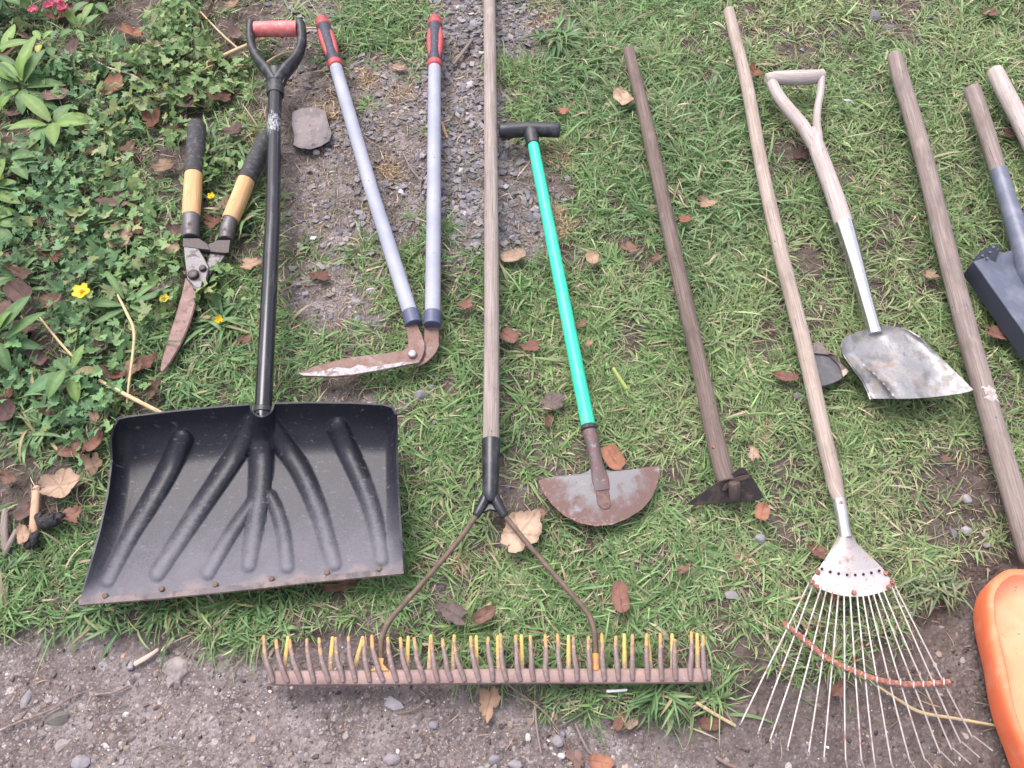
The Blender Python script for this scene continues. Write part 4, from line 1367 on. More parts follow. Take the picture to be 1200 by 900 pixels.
LEAVES = [
    ('tan maple leaf, the flat one left of the old hedge shears', 140, 279, 40, .85, 100, TAN, 'maple', .4, .03),
    ('pinkish brown curled leaf just above the tan maple leaf beside the hedge shears', 138, 237, 46, .5, 20, PNK * .8, 'shred', .6, .03),
    ('orange brown folded leaf in the weed bed, left of the yellow green sprig', 132, 103, 34, .8, 60, ORG * .8, 'maple', .7, .03),
    ('curled bright orange leaf on bare soil near the top left', 155, 39, 40, .45, -25, ORG, 'shred', .9, .02),
    ('greyish pink dry leaf next to the red flowers', 92, 8, 34, .55, 10, PNK * .75, 'oval', .5, .02),
    ('brown cupped leaf at the left edge below the dark broad weed', 5, 60, 34, .7, 50, BRN * 1.1, 'oval', .7, .03),
    ('dark brown leaf behind the small pale sprig in the top left corner', 33, 50, 40, .6, -30, DRK * 1.4, 'shred', .5, .02),
    ('pinkish brown oval leaf right beside the bright green lanceolate weed', 66, 112, 36, .5, 5, PNK * .7, 'oval', .35, .03),
    ('dark wrinkled leaf on the shaded soil above the orange brown folded leaf', 103, 84, 40, .6, -20, DRK * 1.6, 'shred', .8, .02),
    ('small dull mauve leaf under the orange brown folded leaf', 138, 122, 26, .7, 0, DRK * 2, 'shred', .6, .02),
    ('narrow tan leaf pointing down below the orange brown folded leaf', 122, 130, 34, .35, -70, TAN * .8, 'oval', .5, .02),
    ('brown pointed leaf right of the orange brown folded leaf', 164, 100, 34, .5, -60, BRN * 1.2, 'oval', .5, .02),
    ('wide tan leaf in the weeds left of the snow shovel handle', 214, 114, 34, .6, 15, TAN * .9, 'maple', .4, .02),
    ('small orange leaf scrap lying on the fine weeds near the top left', 193, 85, 13, .7, -20, ORG, 'shred', .4, .02),
    ('rust brown leaf just left of the yellow buttercup', 62, 353, 28, .9, 40, RED * .8, 'shred', .4, .03),
    ('dead brown leaf heap piece at the left, below the pale runner stem', 30, 383, 40, .6, 10, BRN * .7, 'shred', .7, .02),
    ('shrivelled grey brown leaf beneath the buttercup', 118, 411, 30, .9, 60, GRY * .7, 'shred', 1.1, .03),
    ('long maroon leaf under the broken straw in the weed bed', 130, 437, 44, .35, -15, RED * .75, 'oval', .6, .03),
    ('rusty brown leaf beside the tip of the rusty shear blade', 170, 424, 34, .7, 30, RED * .8, 'shred', .6, .02),
    ('tan leaf tucked under the left ferrule of the hedge shears', 201, 292, 28, .6, 0, TAN, 'shred', .5, .03),
    ('tan leaf between the hedge shears and the snow shovel shaft', 294, 309, 28, .7, 20, TAN, 'shred', .4, .02),
    ('brown leaf showing between the two hedge shear handles', 265, 238, 26, .7, 70, BRN * 1.2, 'shred', .5, .02),
    ('larger reddish leaf of the pair near the snow shovel corner', 88, 527, 40, .5, 15, RED * 1.15, 'oval', .5, .02),
    ('folded reddish leaf nearest the top left corner of the snow shovel blade', 112, 519, 30, .5, 60, RED * 1.1, 'oval', .6, .025),
    ('pale tan lobed leaf on soil left of the snow shovel blade', 70, 569, 50, .75, 10, PEACH * .8, 'maple', .5, .02),
    ('glossy red brown rolled leaf above the charred wood', 87, 602, 26, .9, 40, RED * 1.2, 'shred', 1.1, .025),
    ('pink dry leaf above the folded reddish leaf by the shovel corner', 119, 493, 34, .55, 80, PNK * .85, 'shred', .4, .02),
    ('tan oval leaf standing beside the peeled stick', 27, 627, 26, .6, 110, TAN, 'oval', .6, .03),
    ('small brown leaf at the left edge near the peeled stick', 10, 560, 28, .6, -30, BRN, 'shred', .5, .02),
    ('pinkish tan leaf beside the landscape rake handle above mid grass', 601, 300, 33, .55, 15, PEACH * .75, 'oval', .4, .025),
    ('round tan leaf right of the green pole, upper one', 694, 303, 20, .85, 90, TAN, 'oval', .4, .03),
    ('brown leaf in the grass left of the hoe handle, middle one', 737, 290, 26, .6, -15, BRN * 1.4, 'shred', .5, .03),
    ('fat peach coloured double leaf touching the upper hoe handle', 730, 115, 28, .75, 135, PEACH * .9, 'oval', .8, .035),
    ('tiny orange leaf just above the black T grip', 660, 130, 15, .9, 60, ORG * 1.1, 'shred', .5, .025),
    ('crumpled tan leaf right of the hoe handle in lush grass', 828, 238, 25, .7, -35, TAN * .9, 'shred', .7, .035),
    ('small orange brown leaf right of the hoe handle, below the crumpled one', 802, 257, 16, .7, 10, ORG * .9, 'oval', .4, .03),
    ('brown sliver of leaf close to the left side of the hoe handle', 770, 302, 17, .6, 30, BRN * 1.3, 'shred', .5, .03),
    ('left of the two red brown leaves beside the landscape rake handle', 597, 394, 24, .8, -30, RED * 1.25, 'oval', .35, .025),
    ('right of the two red brown leaves beside the landscape rake handle', 622, 406, 28, .65, 10, RED * 1.2, 'shred', .4, .025),
    ('greyish purple leaf left of the lower green pole', 646, 471, 32, .75, 25, GRY * .85, 'maple', .35, .025),
    ('dark red narrow leaf beneath the greyish purple leaf', 643, 493, 20, .45, 80, RED * .7, 'oval', .4, .015),
    ('largest pale leaf, torn and cream, under the rake brace rod', 609, 625, 62, .72, 50, PEACH * 1.02, 'maple', .3, .03),
    ('small brown round leaf touching the largest cream leaf', 633, 603, 15, .8, 70, BRN * 1.6, 'oval', .4, .03),
    ('orange tan leaf leaning on the half moon blade', 718, 537, 36, .7, 120, ORG * 1.15, 'oval', .5, .03),
    ('brown pointed leaf alone in the grass below the half moon blade', 727, 700, 40, .55, 95, RED * 1.25, 'oval', .4, .03),
    ('grey brown long leaf in the grass above the rake teeth', 530, 718, 46, .6, -30, GRY * .8, 'shred', .5, .025),
    ('smaller brown leaf beside the grey brown one above the rake teeth', 567, 721, 32, .55, 30, BRN * 1.1, 'oval', .6, .025),
    ('tan folded leaf poking out under the rake head bar', 573, 823, 44, .65, 75, TAN * .95, 'shred', .5, .012),
    ('orange leaf under the right corner of the hoe blade', 893, 600, 24, .8, 70, ORG * 1.1, 'oval', .4, .025),
    ('brown leaf scrap in the grass below the hoe, right of the pointed leaf', 800, 667, 17, .7, 20, BRN * 1.2, 'shred', .4, .025),
    ('rust coloured leaf left of the broken slate', 920, 441, 32, .4, -10, RED * 1.2, 'oval', .4, .025),
    ('long red brown leaf right of the thick pole beside the blue shovel', 1170, 392, 40, .5, -25, RED * 1.15, 'shred', .4, .025),
    ('small tan leaf left of the thick pole in mid grass', 1090, 322, 20, .7, -10, TAN * .9, 'shred', .4, .025),
    ('red brown leaf beneath the wire tines of the leaf rake', 982, 808, 30, .6, 40, RED, 'shred', .4, .015),
    ('orange leaf at the very bottom edge below the rake', 704, 893, 32, .6, -10, ORG * 1.1, 'oval', .4, .01),
    ('dull pink brown leaf left of the orange leaf at the bottom edge', 674, 888, 32, .6, -50, PNK * .75, 'shred', .4, .01),
    ('rusty folded leaf below the right half of the rake head', 726, 845, 26, .5, 60, RED * 1.1, 'oval', .5, .012),
    ('pale grey tan leaf right of the rusty folded leaf below the rake', 740, 848, 18, .6, 30, PEACH * .7, 'oval', .4, .012),
    ('dusty brown leaf on dirt below the straw near the rake end', 832, 848, 28, .6, 0, RED * .8, 'oval', .3, .008),
    ('brown leaf half under the leaf rake fan', 958, 646, 30, .6, -40, RED * 1.0, 'shred', .4, .02),
    ('crinkled orange brown leaf between leaf rake handle and wooden D handle', 884, 86, 28, .5, -45, ORG * .8, 'shred', .9, .03),
    ('rust leaf on the right side of the grey shear tubes', 546, 357, 22, .7, 20, RED * 1.3, 'shred', .4, .02),
    ('pale tan scrap of leaf right of the hoe socket', 883, 532, 20, .8, 80, PEACH * .8, 'shred', .4, .025),
    ('brown leaf in the far upper right corner grass', 1160, 15, 26, .6, 10, BRN * 1.1, 'shred', .5, .02),
    ('dark brown leaf left of the wooden D handle shovel neck', 938, 180, 26, .8, 45, DRK * 1.4, 'shred', .5, .015),
    ('tan leaf on gravel between the grey shear tubes near their grips', 468, 80, 26, .4, -15, TAN, 'shred', .6, .012),
    ('small tan leaf in front of the hoe handle, beside the green pole middle', 681, 380, 18, .6, 30, BRN * 1.5, 'shred', .5, .025),
    ('rust red leaf under the grass tuft beside the black shovel shaft', 289, 398, 20, .6, 20, RED * .9, 'shred', .4, .015),
    ('brown leaf on soil left of the long edging shear tube', 376, 324, 30, .5, -10, RED * .8, 'shred', .4, .012),
    ('orange brown leaf scrap below the lowest hoe handle stretch', 690, 402, 14, .7, 60, TAN * .9, 'shred', .5, .03),
    ('thin brown leaf beside the pole foot at the right', 1108, 538, 16, .6, 0, BRN * 1.1, 'shred', .4, .015),
    ('red brown leaf peeping out under the snow shovel lip', 398, 686, 44, .35, 8, RED * .9, 'oval', .3, .012),
    ('dark brown leaf scrap between weed leaves at the left edge', 12, 208, 34, .7, 20, RED * .8, 'shred', .5, .02),
    ('dusty pink leaf in the weeds beside the left edge runner', 44, 238, 28, .4, -10, PNK * .8, 'oval', .5, .02),
    ('purple brown leaf left of the shear blade beside a buttercup', 187, 338, 36, .6, 30, GRY * .65, 'shred', .4, .02),
    ('brown leaf sticking out right of the bleached corner handle', 1186, 158, 30, .6, -30, DRK * 1.7, 'shred', .5, .015),
]
for l in LEAVES: fallen_leaf(*l)

# leaf litter that fills the bed between the weeds: more single leaves, dull and half hidden
LIT = [(48, 140), (20, 130), (95, 150), (152, 150), (60, 190), (12, 170), (108, 178), (178, 140), (58, 66), (82, 60), (110, 40), (70, 20), (128, 70), (150, 75), (186, 60), (225, 85), (40, 262), (88, 262), (16, 305),
       (62, 300), (100, 330), (45, 420), (70, 445), (100, 470), (60, 480), (30, 600), (110, 545), (150, 465), (180, 455), (25, 345), (118, 375), (145, 395)]
_lr = random.Random(17)
while len(LIT) < 66:
    q = (_lr.uniform(-15, 300), _lr.uniform(-5, 490))
    if q[0] < np.interp(q[1], _bed_y, _bed_x) - 15 and all(math.hypot(q[0] - a, q[1] - b_) > 15 for a, b_ in LIT): LIT.append(q)
LOOKS = [('brown', BRN * .62, 'shred'), ('pink brown', PNK * .5, 'oval'), ('tan', TAN * .6, 'shred'), ('rusty', ORG * .42, 'shred')]
for i, (x, y) in enumerate(LIT):
    nm, c_, k_ = LOOKS[i % 4]
    fallen_leaf('half buried dull leaf of the litter among the weeds at the left', x, y, 22 + (i * 7) % 17, .5 + (i % 3) * .12, (i * 67) % 360, c_ * (.8 + .5 * ((i * 37) % 10) / 10), k_, .7, .010 + (i % 5) * .005, 'leaf litter between the weeds')


# ------------------------------------------------------------------ stones one can tell apart
def hull_stone(rr, npts, flat, rough):
    bm = bmesh.new()
    for _ in range(npts):
        v = Vector((rr.gauss(0, 1), rr.gauss(0, 1), rr.gauss(0, 1))).normalized() * rr.uniform(1 - rough, 1)
        bm.verts.new((v.x, v.y, v.z * flat))
    r_ = bmesh.ops.convex_hull(bm, input=bm.verts)
    bmesh.ops.delete(bm, geom=list({g for g in list(r_['geom_interior']) + list(r_['geom_unused']) if isinstance(g, bmesh.types.BMVert)}), context='VERTS')
    bmesh.ops.triangulate(bm, faces=bm.faces)
    bm.verts.index_update()
    V = np.array([v.co[:] for v in bm.verts])
    F = np.array([[v.index for v in f.verts] for f in bm.faces])
    bm.free()
    return V, F


def stone(label, px, py, wpx, hpx, deg, col, hz=.45, seed=1, sink=.35, smooth=False, name='stone', grp='loose stones on the ground', off=0):
    col = (np.array(col) * .45 + np.mean(col) * np.array((.57, .55, .53))) * .92
    rr = random.Random(seed + int(px))
    bm = bmesh.new()
    V, F = hull_stone(rr, 46 if smooth else 17, 1, .16)
    vs = [bm.verts.new(v) for v in V]
    for f in F: bm.faces.new([vs[i] for i in f])
    bmesh.ops.recalc_face_normals(bm, faces=bm.faces)
    bmesh.ops.dissolve_limit(bm, angle_limit=.2, verts=list(bm.verts), edges=list(bm.edges))
    bmesh.ops.bevel(bm, geom=list(bm.edges), offset=.07, segments=2, affect='EDGES', profile=.5, clamp_overlap=True)
    for v in bm.verts:
        if v.co.length > 1.03: v.co *= 1.03 / v.co.length
    c = W(px, py, 0)
    z0 = gz(c.x, c.y) + off
    s = scale_at(py, z0)
    a, b_ = wpx / 2 / s, hpx / 2 / s
    h = min(a, b_) * hz * 1.6
    ca, sa = math.cos(math.radians(deg)), math.sin(math.radians(deg))
    for v in bm.verts:
        x, y, z = v.co.x * a, v.co.y * b_, v.co.z * h
        z += (vnoise(v.co.x * 3 + px, v.co.y * 3, 1.0, 2) - .5) * h * .25
        v.co = (x * ca - y * sa, x * sa + y * ca, z + h * (1 - 2 * sink))
    me = bpy.data.meshes.new(name)
    bm.to_mesh(me)
    n = len(bm.verts)
    bm.free()
    ca_ = me.color_attributes.new('tint', 'FLOAT_COLOR', 'POINT')
    ca_.data.foreach_set('color', np.tile(np.array([*col, 1.0], np.float32), n))
    me.polygons.foreach_set('use_smooth', np.ones(len(me.polygons), bool))
    me.set_sharp_from_angle(angle=math.radians(60 if smooth else 34))
    o = link(name, me, None, [M['stone']])
    o.location = (c.x, c.y, z0)
    CAPS.append((c.x - a * .4, c.y, c.x + a * .4, c.y, min(a, b_) * .9, .004))
    return tag(o, label, 'stone', grp)


SG, SM, SW, SB = hexc(128, 126, 134), hexc(142, 126, 128), hexc(205, 198, 196), hexc(108, 104, 112)
STONES = [
    ('square mossy grey green stone in the path at lower left', 62, 846, 42, 36, 15, hexc(104, 100, 88), .35, 1, .55, False),
    ('pinkish flat brick fragment below the mossy stone', 62, 873, 30, 22, -10, hexc(146, 130, 127), .3, 2, .6, False),
    ('grey stone below the dark cut of the path at bottom left corner', 88, 893, 24, 20, 0, hexc(134, 130, 140), .4, 3, .5, True),
    ('reddish brown flat stone crossed by the long twig at lower left', 17, 840, 26, 14, 25, hexc(128, 106, 100), .3, 4, .6, False),
    ('blue grey long stone standing near the left edge of the path', 24, 818, 12, 26, -10, hexc(138, 136, 142), .5, 5, .5, True),
    ('small grey stone beside the pale wood chip on the path', 149, 779, 12, 13, 20, hexc(156, 152, 162), .7, 6, .3, False),
    ('rounded grey stone left of the straw at the bottom centre', 655, 867, 18, 16, 0, hexc(140, 132, 144), .6, 7, .4, True),
    ('grey angular stone at the bottom edge left of centre', 579, 890, 15, 18, 30, hexc(132, 126, 140), .6, 8, .4, False),
    ('long grey stone at the bottom edge right of the angular one', 604, 895, 20, 12, -10, hexc(136, 132, 140), .5, 9, .4, True),
    ('small violet blue stone below the rake head', 660, 859, 9, 9, 0, hexc(124, 120, 150), .7, 10, .3, True),
    ('white pebble alone below the rake head, near the violet stone', 659, 885, 11, 8, 0, SW, .7, 11, .3, True),
    ('white pebble left of the violet stone below the rake', 619, 863, 8, 11, 0, SW, .7, 12, .3, True),
    ('pale grey flattened stone under the left part of the rake head', 461, 823, 32, 20, -10, hexc(156, 150, 160), .3, 13, .5, False),
    ('dark blue grey stone below the left half of the rake', 507, 848, 14, 12, 0, hexc(128, 122, 138), .6, 14, .4, True),
    ('mauve oval stone lower down the path below the rake', 458, 889, 24, 16, 0, hexc(140, 124, 136), .5, 15, .45, True),
    ('grey stone in bare soil between the shears and shovel blade', 492, 464, 21, 17, 25, hexc(128, 126, 128), .6, 16, .3, False),
    ('smaller grey stone right of the snow shovel blade', 510, 495, 13, 11, 0, hexc(122, 122, 128), .6, 17, .3, False),
    ('grey stone behind the shear blade near its pivot', 504, 453, 12, 9, 0, hexc(132, 130, 124), .6, 18, .3, True),
    ('round blue grey pebble in the grass below the hoe', 890, 632, 15, 13, 0, hexc(140, 138, 148), .7, 19, .3, True),
    ('flat grey stone in the grass left of the leaf rake head', 857, 699, 24, 18, -25, hexc(132, 126, 128), .4, 20, .4, False),
    ('pale grey flake in the bare soil by the thick pole', 1132, 585, 13, 16, 30, hexc(150, 140, 146), .4, 21, .3, False),
    ('light grey pebble near the thick pole foot', 1132, 622, 15, 12, 0, hexc(152, 146, 152), .6, 22, .3, True),
    ('dark slate piece among the chips near the top edge right of centre', 1045, 32, 26, 12, -30, SB, .4, 23, .3, False),
    ('grey slate shard in the bare patch above the wooden D handle', 1025, 18, 18, 22, 10, SB, .4, 24, .3, False),
    ('flat grey shard in the grass right of the wooden D handle', 992, 120, 15, 8, -10, hexc(170, 172, 170), .4, 25, .2, False),
    ('white stone chip beside the mauve slab', 370, 176, 10, 8, 0, SW, .7, 26, .3, False),
    ('white stone between the shear tubes in the gravel', 466, 218, 9, 6, 0, SW, .7, 27, .3, False),
    ('grey stone under the broken slate beside the leaf rake handle', 935, 464, 15, 11, 0, hexc(118, 118, 122), .5, 28, .3, True),
    ('grey stone by the ferrule of the landscape rake', 592, 515, 13, 9, 0, hexc(128, 122, 122), .6, 29, .3, False),
    ('small grey stone left of the thick pole in the lawn', 1108, 538, 12, 10, 0, hexc(140, 134, 138), .6, 30, .3, True),
    ('pale stone at the edge of bare soil, right of black shovel shaft', 434, 340, 14, 9, 20, SW * .8, .5, 31, .3, False),
    ('grey slab fragment right of the black shovel shaft lower down', 418, 352, 24, 15, -30, hexc(140, 134, 138), .4, 32, .4, False),
]
for s in STONES: stone(*s)

# the mauve slate slab and the mortar crust
sl = MB()
pl = [(343, 132), (352, 127.5), (367, 126), (382, 131), (384, 143), (389, 156), (386, 165), (376, 171), (364, 175), (350, 173), (344, 170), (345, 158), (342, 145)]
G0 = []
cx, cy = 364, 151
n = len(pl)
Vv, F = [W(cx, cy, .018)], []
for k in range(1, 7):
    t = k / 6
    for p in pl:
        x, y = cx + (p[0] - cx) * t, cy + (p[1] - cy) * t
        Vv.append(W(x, y, .017 + .004 * (vnoise(x, y, .12, 3) - .5) - (.003 if k == 6 else 0)))
for p in pl: Vv.append(W(p[0] * 1.0 + (p[0] - cx) * .03, p[1] + (p[1] - cy) * .03, -.006))
for j in range(n): F.append((0, 1 + j, 1 + (j + 1) % n))
for k in range(6):
    for j in range(n):
        a, d = 1 + k * n + j, 1 + k * n + (j + 1) % n
        F.append((a, a + n, d + n, d))
sl.add(Vv, F)
o = sl.build('slate_slab', M['slab'], None, smooth=30)
tag(o, 'cracked mauve flat slate slab beside the black shovel shaft', 'stone slab', kind='thing')
regpoly([W(p[0], p[1], .01) for p in pl], .002)
o.location = W(cx, cy, 0)
for v in o.data.vertices: v.co -= o.location

mo = MB()
pl = [(200, 770), (212, 767), (221, 775), (224, 787), (214, 796), (212, 806), (203, 803), (197, 808), (193, 799), (196, 792), (189, 786), (192, 776)]
cx, cy = 206, 787
n = len(pl)
zb = gz(*W(cx, cy, 0)[:2])
Vv, F = [W(cx, cy, zb + .010)], []
for k in range(1, 7):
    t = k / 6
    for p in pl:
        x, y = cx + (p[0] - cx) * t, cy + (p[1] - cy) * t
        Vv.append(W(x, y, zb + .010 * (1 - t ** 3) + .005 * (vnoise(x, y, .2, 3) - .5) * (1 - t) - .002 * (k == 6)))
for j in range(n): F.append((0, 1 + j, 1 + (j + 1) % n))
for k in range(5):
    for j in range(n):
        a, d = 1 + k * n + j, 1 + k * n + (j + 1) % n
        F.append((a, a + n, d + n, d))
mo.add(Vv, F)
o = mo.build('mortar_lump', M['mortar'], None, smooth=60)
tag(o, 'pale crumbly lump of old mortar set in the gravel path', 'mortar')
o.location = W(cx, cy, 0)
for v in o.data.vertices: v.co -= o.location


# ------------------------------------------------------------------ straws, twigs, sticks and bits
def stick(name, label, cat, m, pts, group=None, sub=4, flat=1.0, n=8):
    b = MB()
    c = W(pts[0][0], pts[0][1], 0)
    P = []
    for p in pts:
        w = W(p[0], p[1], 0)
        P.append((p[0], p[1], gz(w.x, w.y) + p[2], p[3]))
    b.ptube(P, n=n, sub=sub, flat=flat, cap=('round', 'round'))
    o = b.build(name, m, None)
    o.location = c
    for v in o.data.vertices: v.co -= c
    return tag(o, label, cat, group)


G_ = 'dry straws and twigs lying about'
stick('straw', 'thick pale straw ending at the top edge of the snow shovel blade', 'straw', M['straw'], [(117, 446, .035, 4), (150, 464, .045, 5), (189, 484, .05, 5)], G_)
stick('straw', 'bent upright straw between buttercup and rusty shear blade', 'straw', M['straw'], [(138, 346, .06, 2.5), (149, 368, .055, 3.5), (157, 388, .05, 3.5), (155, 420, .045, 3.2), (151, 450, .04, 3), (149, 472, .03, 2.5)], G_)
stick('straw', 'thin yellow straw slanting below the rust brown leaf', 'straw', M['straw'], [(45, 370, .04, 2), (65, 395, .04, 2.8), (78, 410, .04, 3), (91, 423, .04, 2.5)], G_)
stick('straw', 'long bleached stem lying across the weeds near the top left', 'straw', M['wood_pale'], [(111, 71, .03, 2.5), (128, 80, .03, 2.8), (150, 86, .03, 2.6), (163, 93, .03, 2.4), (176, 104, .02, 2)], G_)
stick('straw', 'pair straw that slants down to the D handle, upper piece', 'straw', M['straw'], [(235, 14, .02, 1.8), (262, 42, .025, 2.4), (291, 67, .02, 2)], G_)
stick('straw', 'fat bent straw left of the shovel D handle', 'straw', M['straw'], [(308, 46, .02, 4), (280, 57, .025, 4.5), (260, 66, .025, 4), (243, 73, .02, 3), (245, 82, .01, 2)], G_)
stick('straw', 'looping thin stalk below the fat bent straw', 'straw', M['straw'], [(292, 76, .02, 1.8), (270, 77, .02, 2), (250, 76, .02, 2), (228, 89, .02, 1.8), (215, 92, .01, 1.5)], G_)
stick('straw', 'thin straw seen through the D handle opening', 'straw', M['straw'], [(309, 75, .02, 2.4), (330, 63, .02, 2.6), (347, 60, .02, 2.2)], G_)
stick('straw', 'short straw between the D handle and the left shear grip', 'straw', M['straw'], [(357, 33, .02, 2.4), (371, 33, .02, 2.4)], G_)
stick('straw', 'short yellow straw on dirt right of the rake end', 'straw', M['straw'], [(817, 824, .012, 4), (838, 837, .012, 4.2), (861, 850, .01, 3.6)], G_)
stick('straw', 'green yellow cut stem in the grass right of the green pole', 'straw', mat('fresh yellow stem', (.27, .34, .09), .6), [(719, 432, .05, 4), (726, 443, .045, 4.2), (734, 455, .04, 5.5)], G_)
stick('white_stick', 'small white plastic stick under the rake head', 'plastic stick', M['white_bit'], [(712, 810, .015, 3.6), (722, 809.5, .015, 3.2), (734, 808.5, .015, 3)])
stick('twig', 'long thin twig on the gravel path at the lower left', 'twig', M['twig'], [(0, 856, .008, 3), (30, 843, .012, 3.2), (60, 832, .012, 3), (80, 819, .01, 2.8), (95, 812, .006, 2)], G_)
stick('twig', 'short twig right of the long one on the gravel path', 'twig', M['twig'], [(112, 814, .006, 2.5), (135, 811, .01, 2.6), (150, 804, .008, 2)], G_)
stick('twig', 'slanting twig below the rake head near centre', 'twig', M['twig'], [(607, 811, .01, 2.4), (628, 826, .012, 2.6), (648, 846, .01, 2.4), (664, 876, .008, 2)], G_)
stick('twig', 'straight upright pale twig below the rake head', 'twig', M['wood_pole'], [(627, 828, .012, 2.8), (629, 852, .01, 3), (634, 882, .006, 2.4)], G_)
stick('twig', 'pale stem below the right half of the rake head', 'twig', M['wood_pole'], [(674, 848, .012, 2.4), (685, 872, .012, 3), (694, 884, .008, 2.8), (718, 892, .006, 2)], G_)
stick('twig', 'curved dry stem beneath the left part of the rake head', 'twig', M['twig'], [(502, 808, .01, 1.8), (497, 822, .012, 2), (482, 833, .008, 1.8), (465, 836, .004, 1.4)], G_)
stick('twig', 'brown bark strip left of the wooden tines on bare dirt', 'twig', M['twig'], [(840, 888, .008, 4), (856, 897, .01, 4.5), (880, 905, .006, 3)], G_)
stick('twig', 'thin branching twig in the gravel between the shear tubes', 'twig', M['wood_pole'], [(472, 178, .012, 1.6), (480, 195, .014, 2.2), (490, 208, .012, 2.4), (493, 214, .010, 2), (492, 226, .006, 1.4)], G_)
stick('twig', 'grey stick in the gravel right of the right shear grip', 'twig', M['wood_pole'], [(532, 75, .012, 4), (542, 62, .014, 4.2), (553, 47, .012, 3.5)], G_)
stick('twig', 'orange bamboo splinter beside the right shear tube', 'twig', M['bark_tan'], [(518, 143, .012, 3), (521, 153, .014, 3.5), (524, 161, .01, 3)], G_)
stick('twig', 'flat pale wood chip on the path under the shovel', 'wood chip', M['wood_pale'], [(158, 778, .008, 6), (172, 770, .012, 5.5), (185, 761, .01, 4)], G_, flat=.5)
stick('twig', 'narrow pale chip right of the flat wood chip', 'wood chip', M['wood_pale'], [(190, 763, .01, 4), (197, 755, .012, 4.5), (204, 747, .01, 2.5)], G_, flat=.5)
stick('twig', 'dead rootlet arching over dirt below the shovel lip', 'twig', M['twig'], [(244, 737, .015, 2), (258, 728, .03, 2.2), (268, 716, .03, 1.8)], G_)
stick('twig', 'yellow runner stem crossing beneath the leaf rake tines', 'stem', M['straw'], [(1030, 805, .014, 2.5), (1056, 822, .018, 3.6), (1080, 835, .018, 4), (1120, 842, .016, 3.6), (1160, 849, .014, 3), (1176, 852, .01, 2)], G_)
stick('stick', 'peeled tan stick on the ground beside charred wood', 'stick', M['bark_tan'], [(43, 572, .02, 9), (41, 595, .022, 10), (39, 628, .02, 10.5)], None, flat=.8, n=12)
stick('stick', 'grey weathered stick at the left edge next to the tan leaf', 'stick', M['wood_pole'], [(6, 598, .015, 7), (5, 620, .018, 9), (7, 645, .015, 8)], 'grey sticks', flat=.8, n=12)
stick('stick', 'short grey stick leaning out from beneath the tan leaf', 'stick', M['wood_pole'], [(19, 622, .018, 6), (12, 636, .02, 7), (5, 650, .015, 6)], 'grey sticks', flat=.8, n=12)
ch = MB()
c = W(55, 610, 0)
P = [(46, 606, .02, 12), (55, 611, .024, 17), (66, 608, .024, 16), (76, 605, .02, 8)]
ch.ptube(P, n=14, sub=6, cap=('round', 'round'))
ch.ptube([(44, 624, .018, 8), (38, 632, .02, 13), (34, 640, .018, 12)], n=14, sub=6, cap=('round', 'round'))
for i, v in enumerate(ch.v):
    k = 1 + .0
    nz = (vnoise(v[0] * 400, v[1] * 400, .5, 3) - .5) * .006
    ch.v[i] = (v[0] + nz, v[1] + nz * .6, v[2] + nz)
o = ch.build('charred_wood', M['charred'], None)
o.location = c
for v in o.data.vertices: v.co -= c
tag(o, 'lumpy piece of black charred wood beside the peeled tan stick', 'charred wood')


# ------------------------------------------------------------------ broad leaved weeds and flowers
def add_leaf(b, base, ang, L_, wd, e0, e1, col, fold=.25, n=9, bend=0):
    """one lance shaped leaf into the builder b"""
    d = Vector((math.cos(ang), math.sin(ang), 0))
    sd = Vector((-math.sin(ang), math.cos(ang), 0))
    p = Vector(base)
    V, F, C_ = [], [], []
    for i in range(n):
        t = i / (n - 1)
        e = e0 + (e1 - e0) * t
        aa = ang + bend * t
        d = Vector((math.cos(aa), math.sin(aa), 0))
        sd = Vector((-math.sin(aa), math.cos(aa), 0))
        if i:
            p = p + (d * math.cos(e) + Vector((0, 0, math.sin(e)))) * (L_ / (n - 1))
        w = wd * .5 * (math.sin(PI * min(t * .93 + .05, 1)) ** .85) * (1 - .25 * t) if t < 1 else 0
        up = Vector((0, 0, 1)) * math.cos(e) - d * math.sin(e)
        for k, s in enumerate((-1, -.5, 0, .5, 1)):
            V.append(p + sd * (s * w) + up * (abs(s) * w * fold))
            f = 1.25 if k == 2 else 1.0
            C_.append((*(np.array(col) * f * (1 + .08 * math.sin(i * 2.3 + k))), 1))
    for i in range(n - 1):
        for k in range(4):
            F.append((i * 5 + k, (i + 1) * 5 + k, (i + 1) * 5 + k + 1, i * 5 + k + 1))
    b.add(V, F, cols=C_)


LIME, MID, DEEP, GRN = np.array((.175, .285, .075)), np.array((.090, .172, .058)), np.array((.05, .108, .042)), np.array((.108, .195, .065))


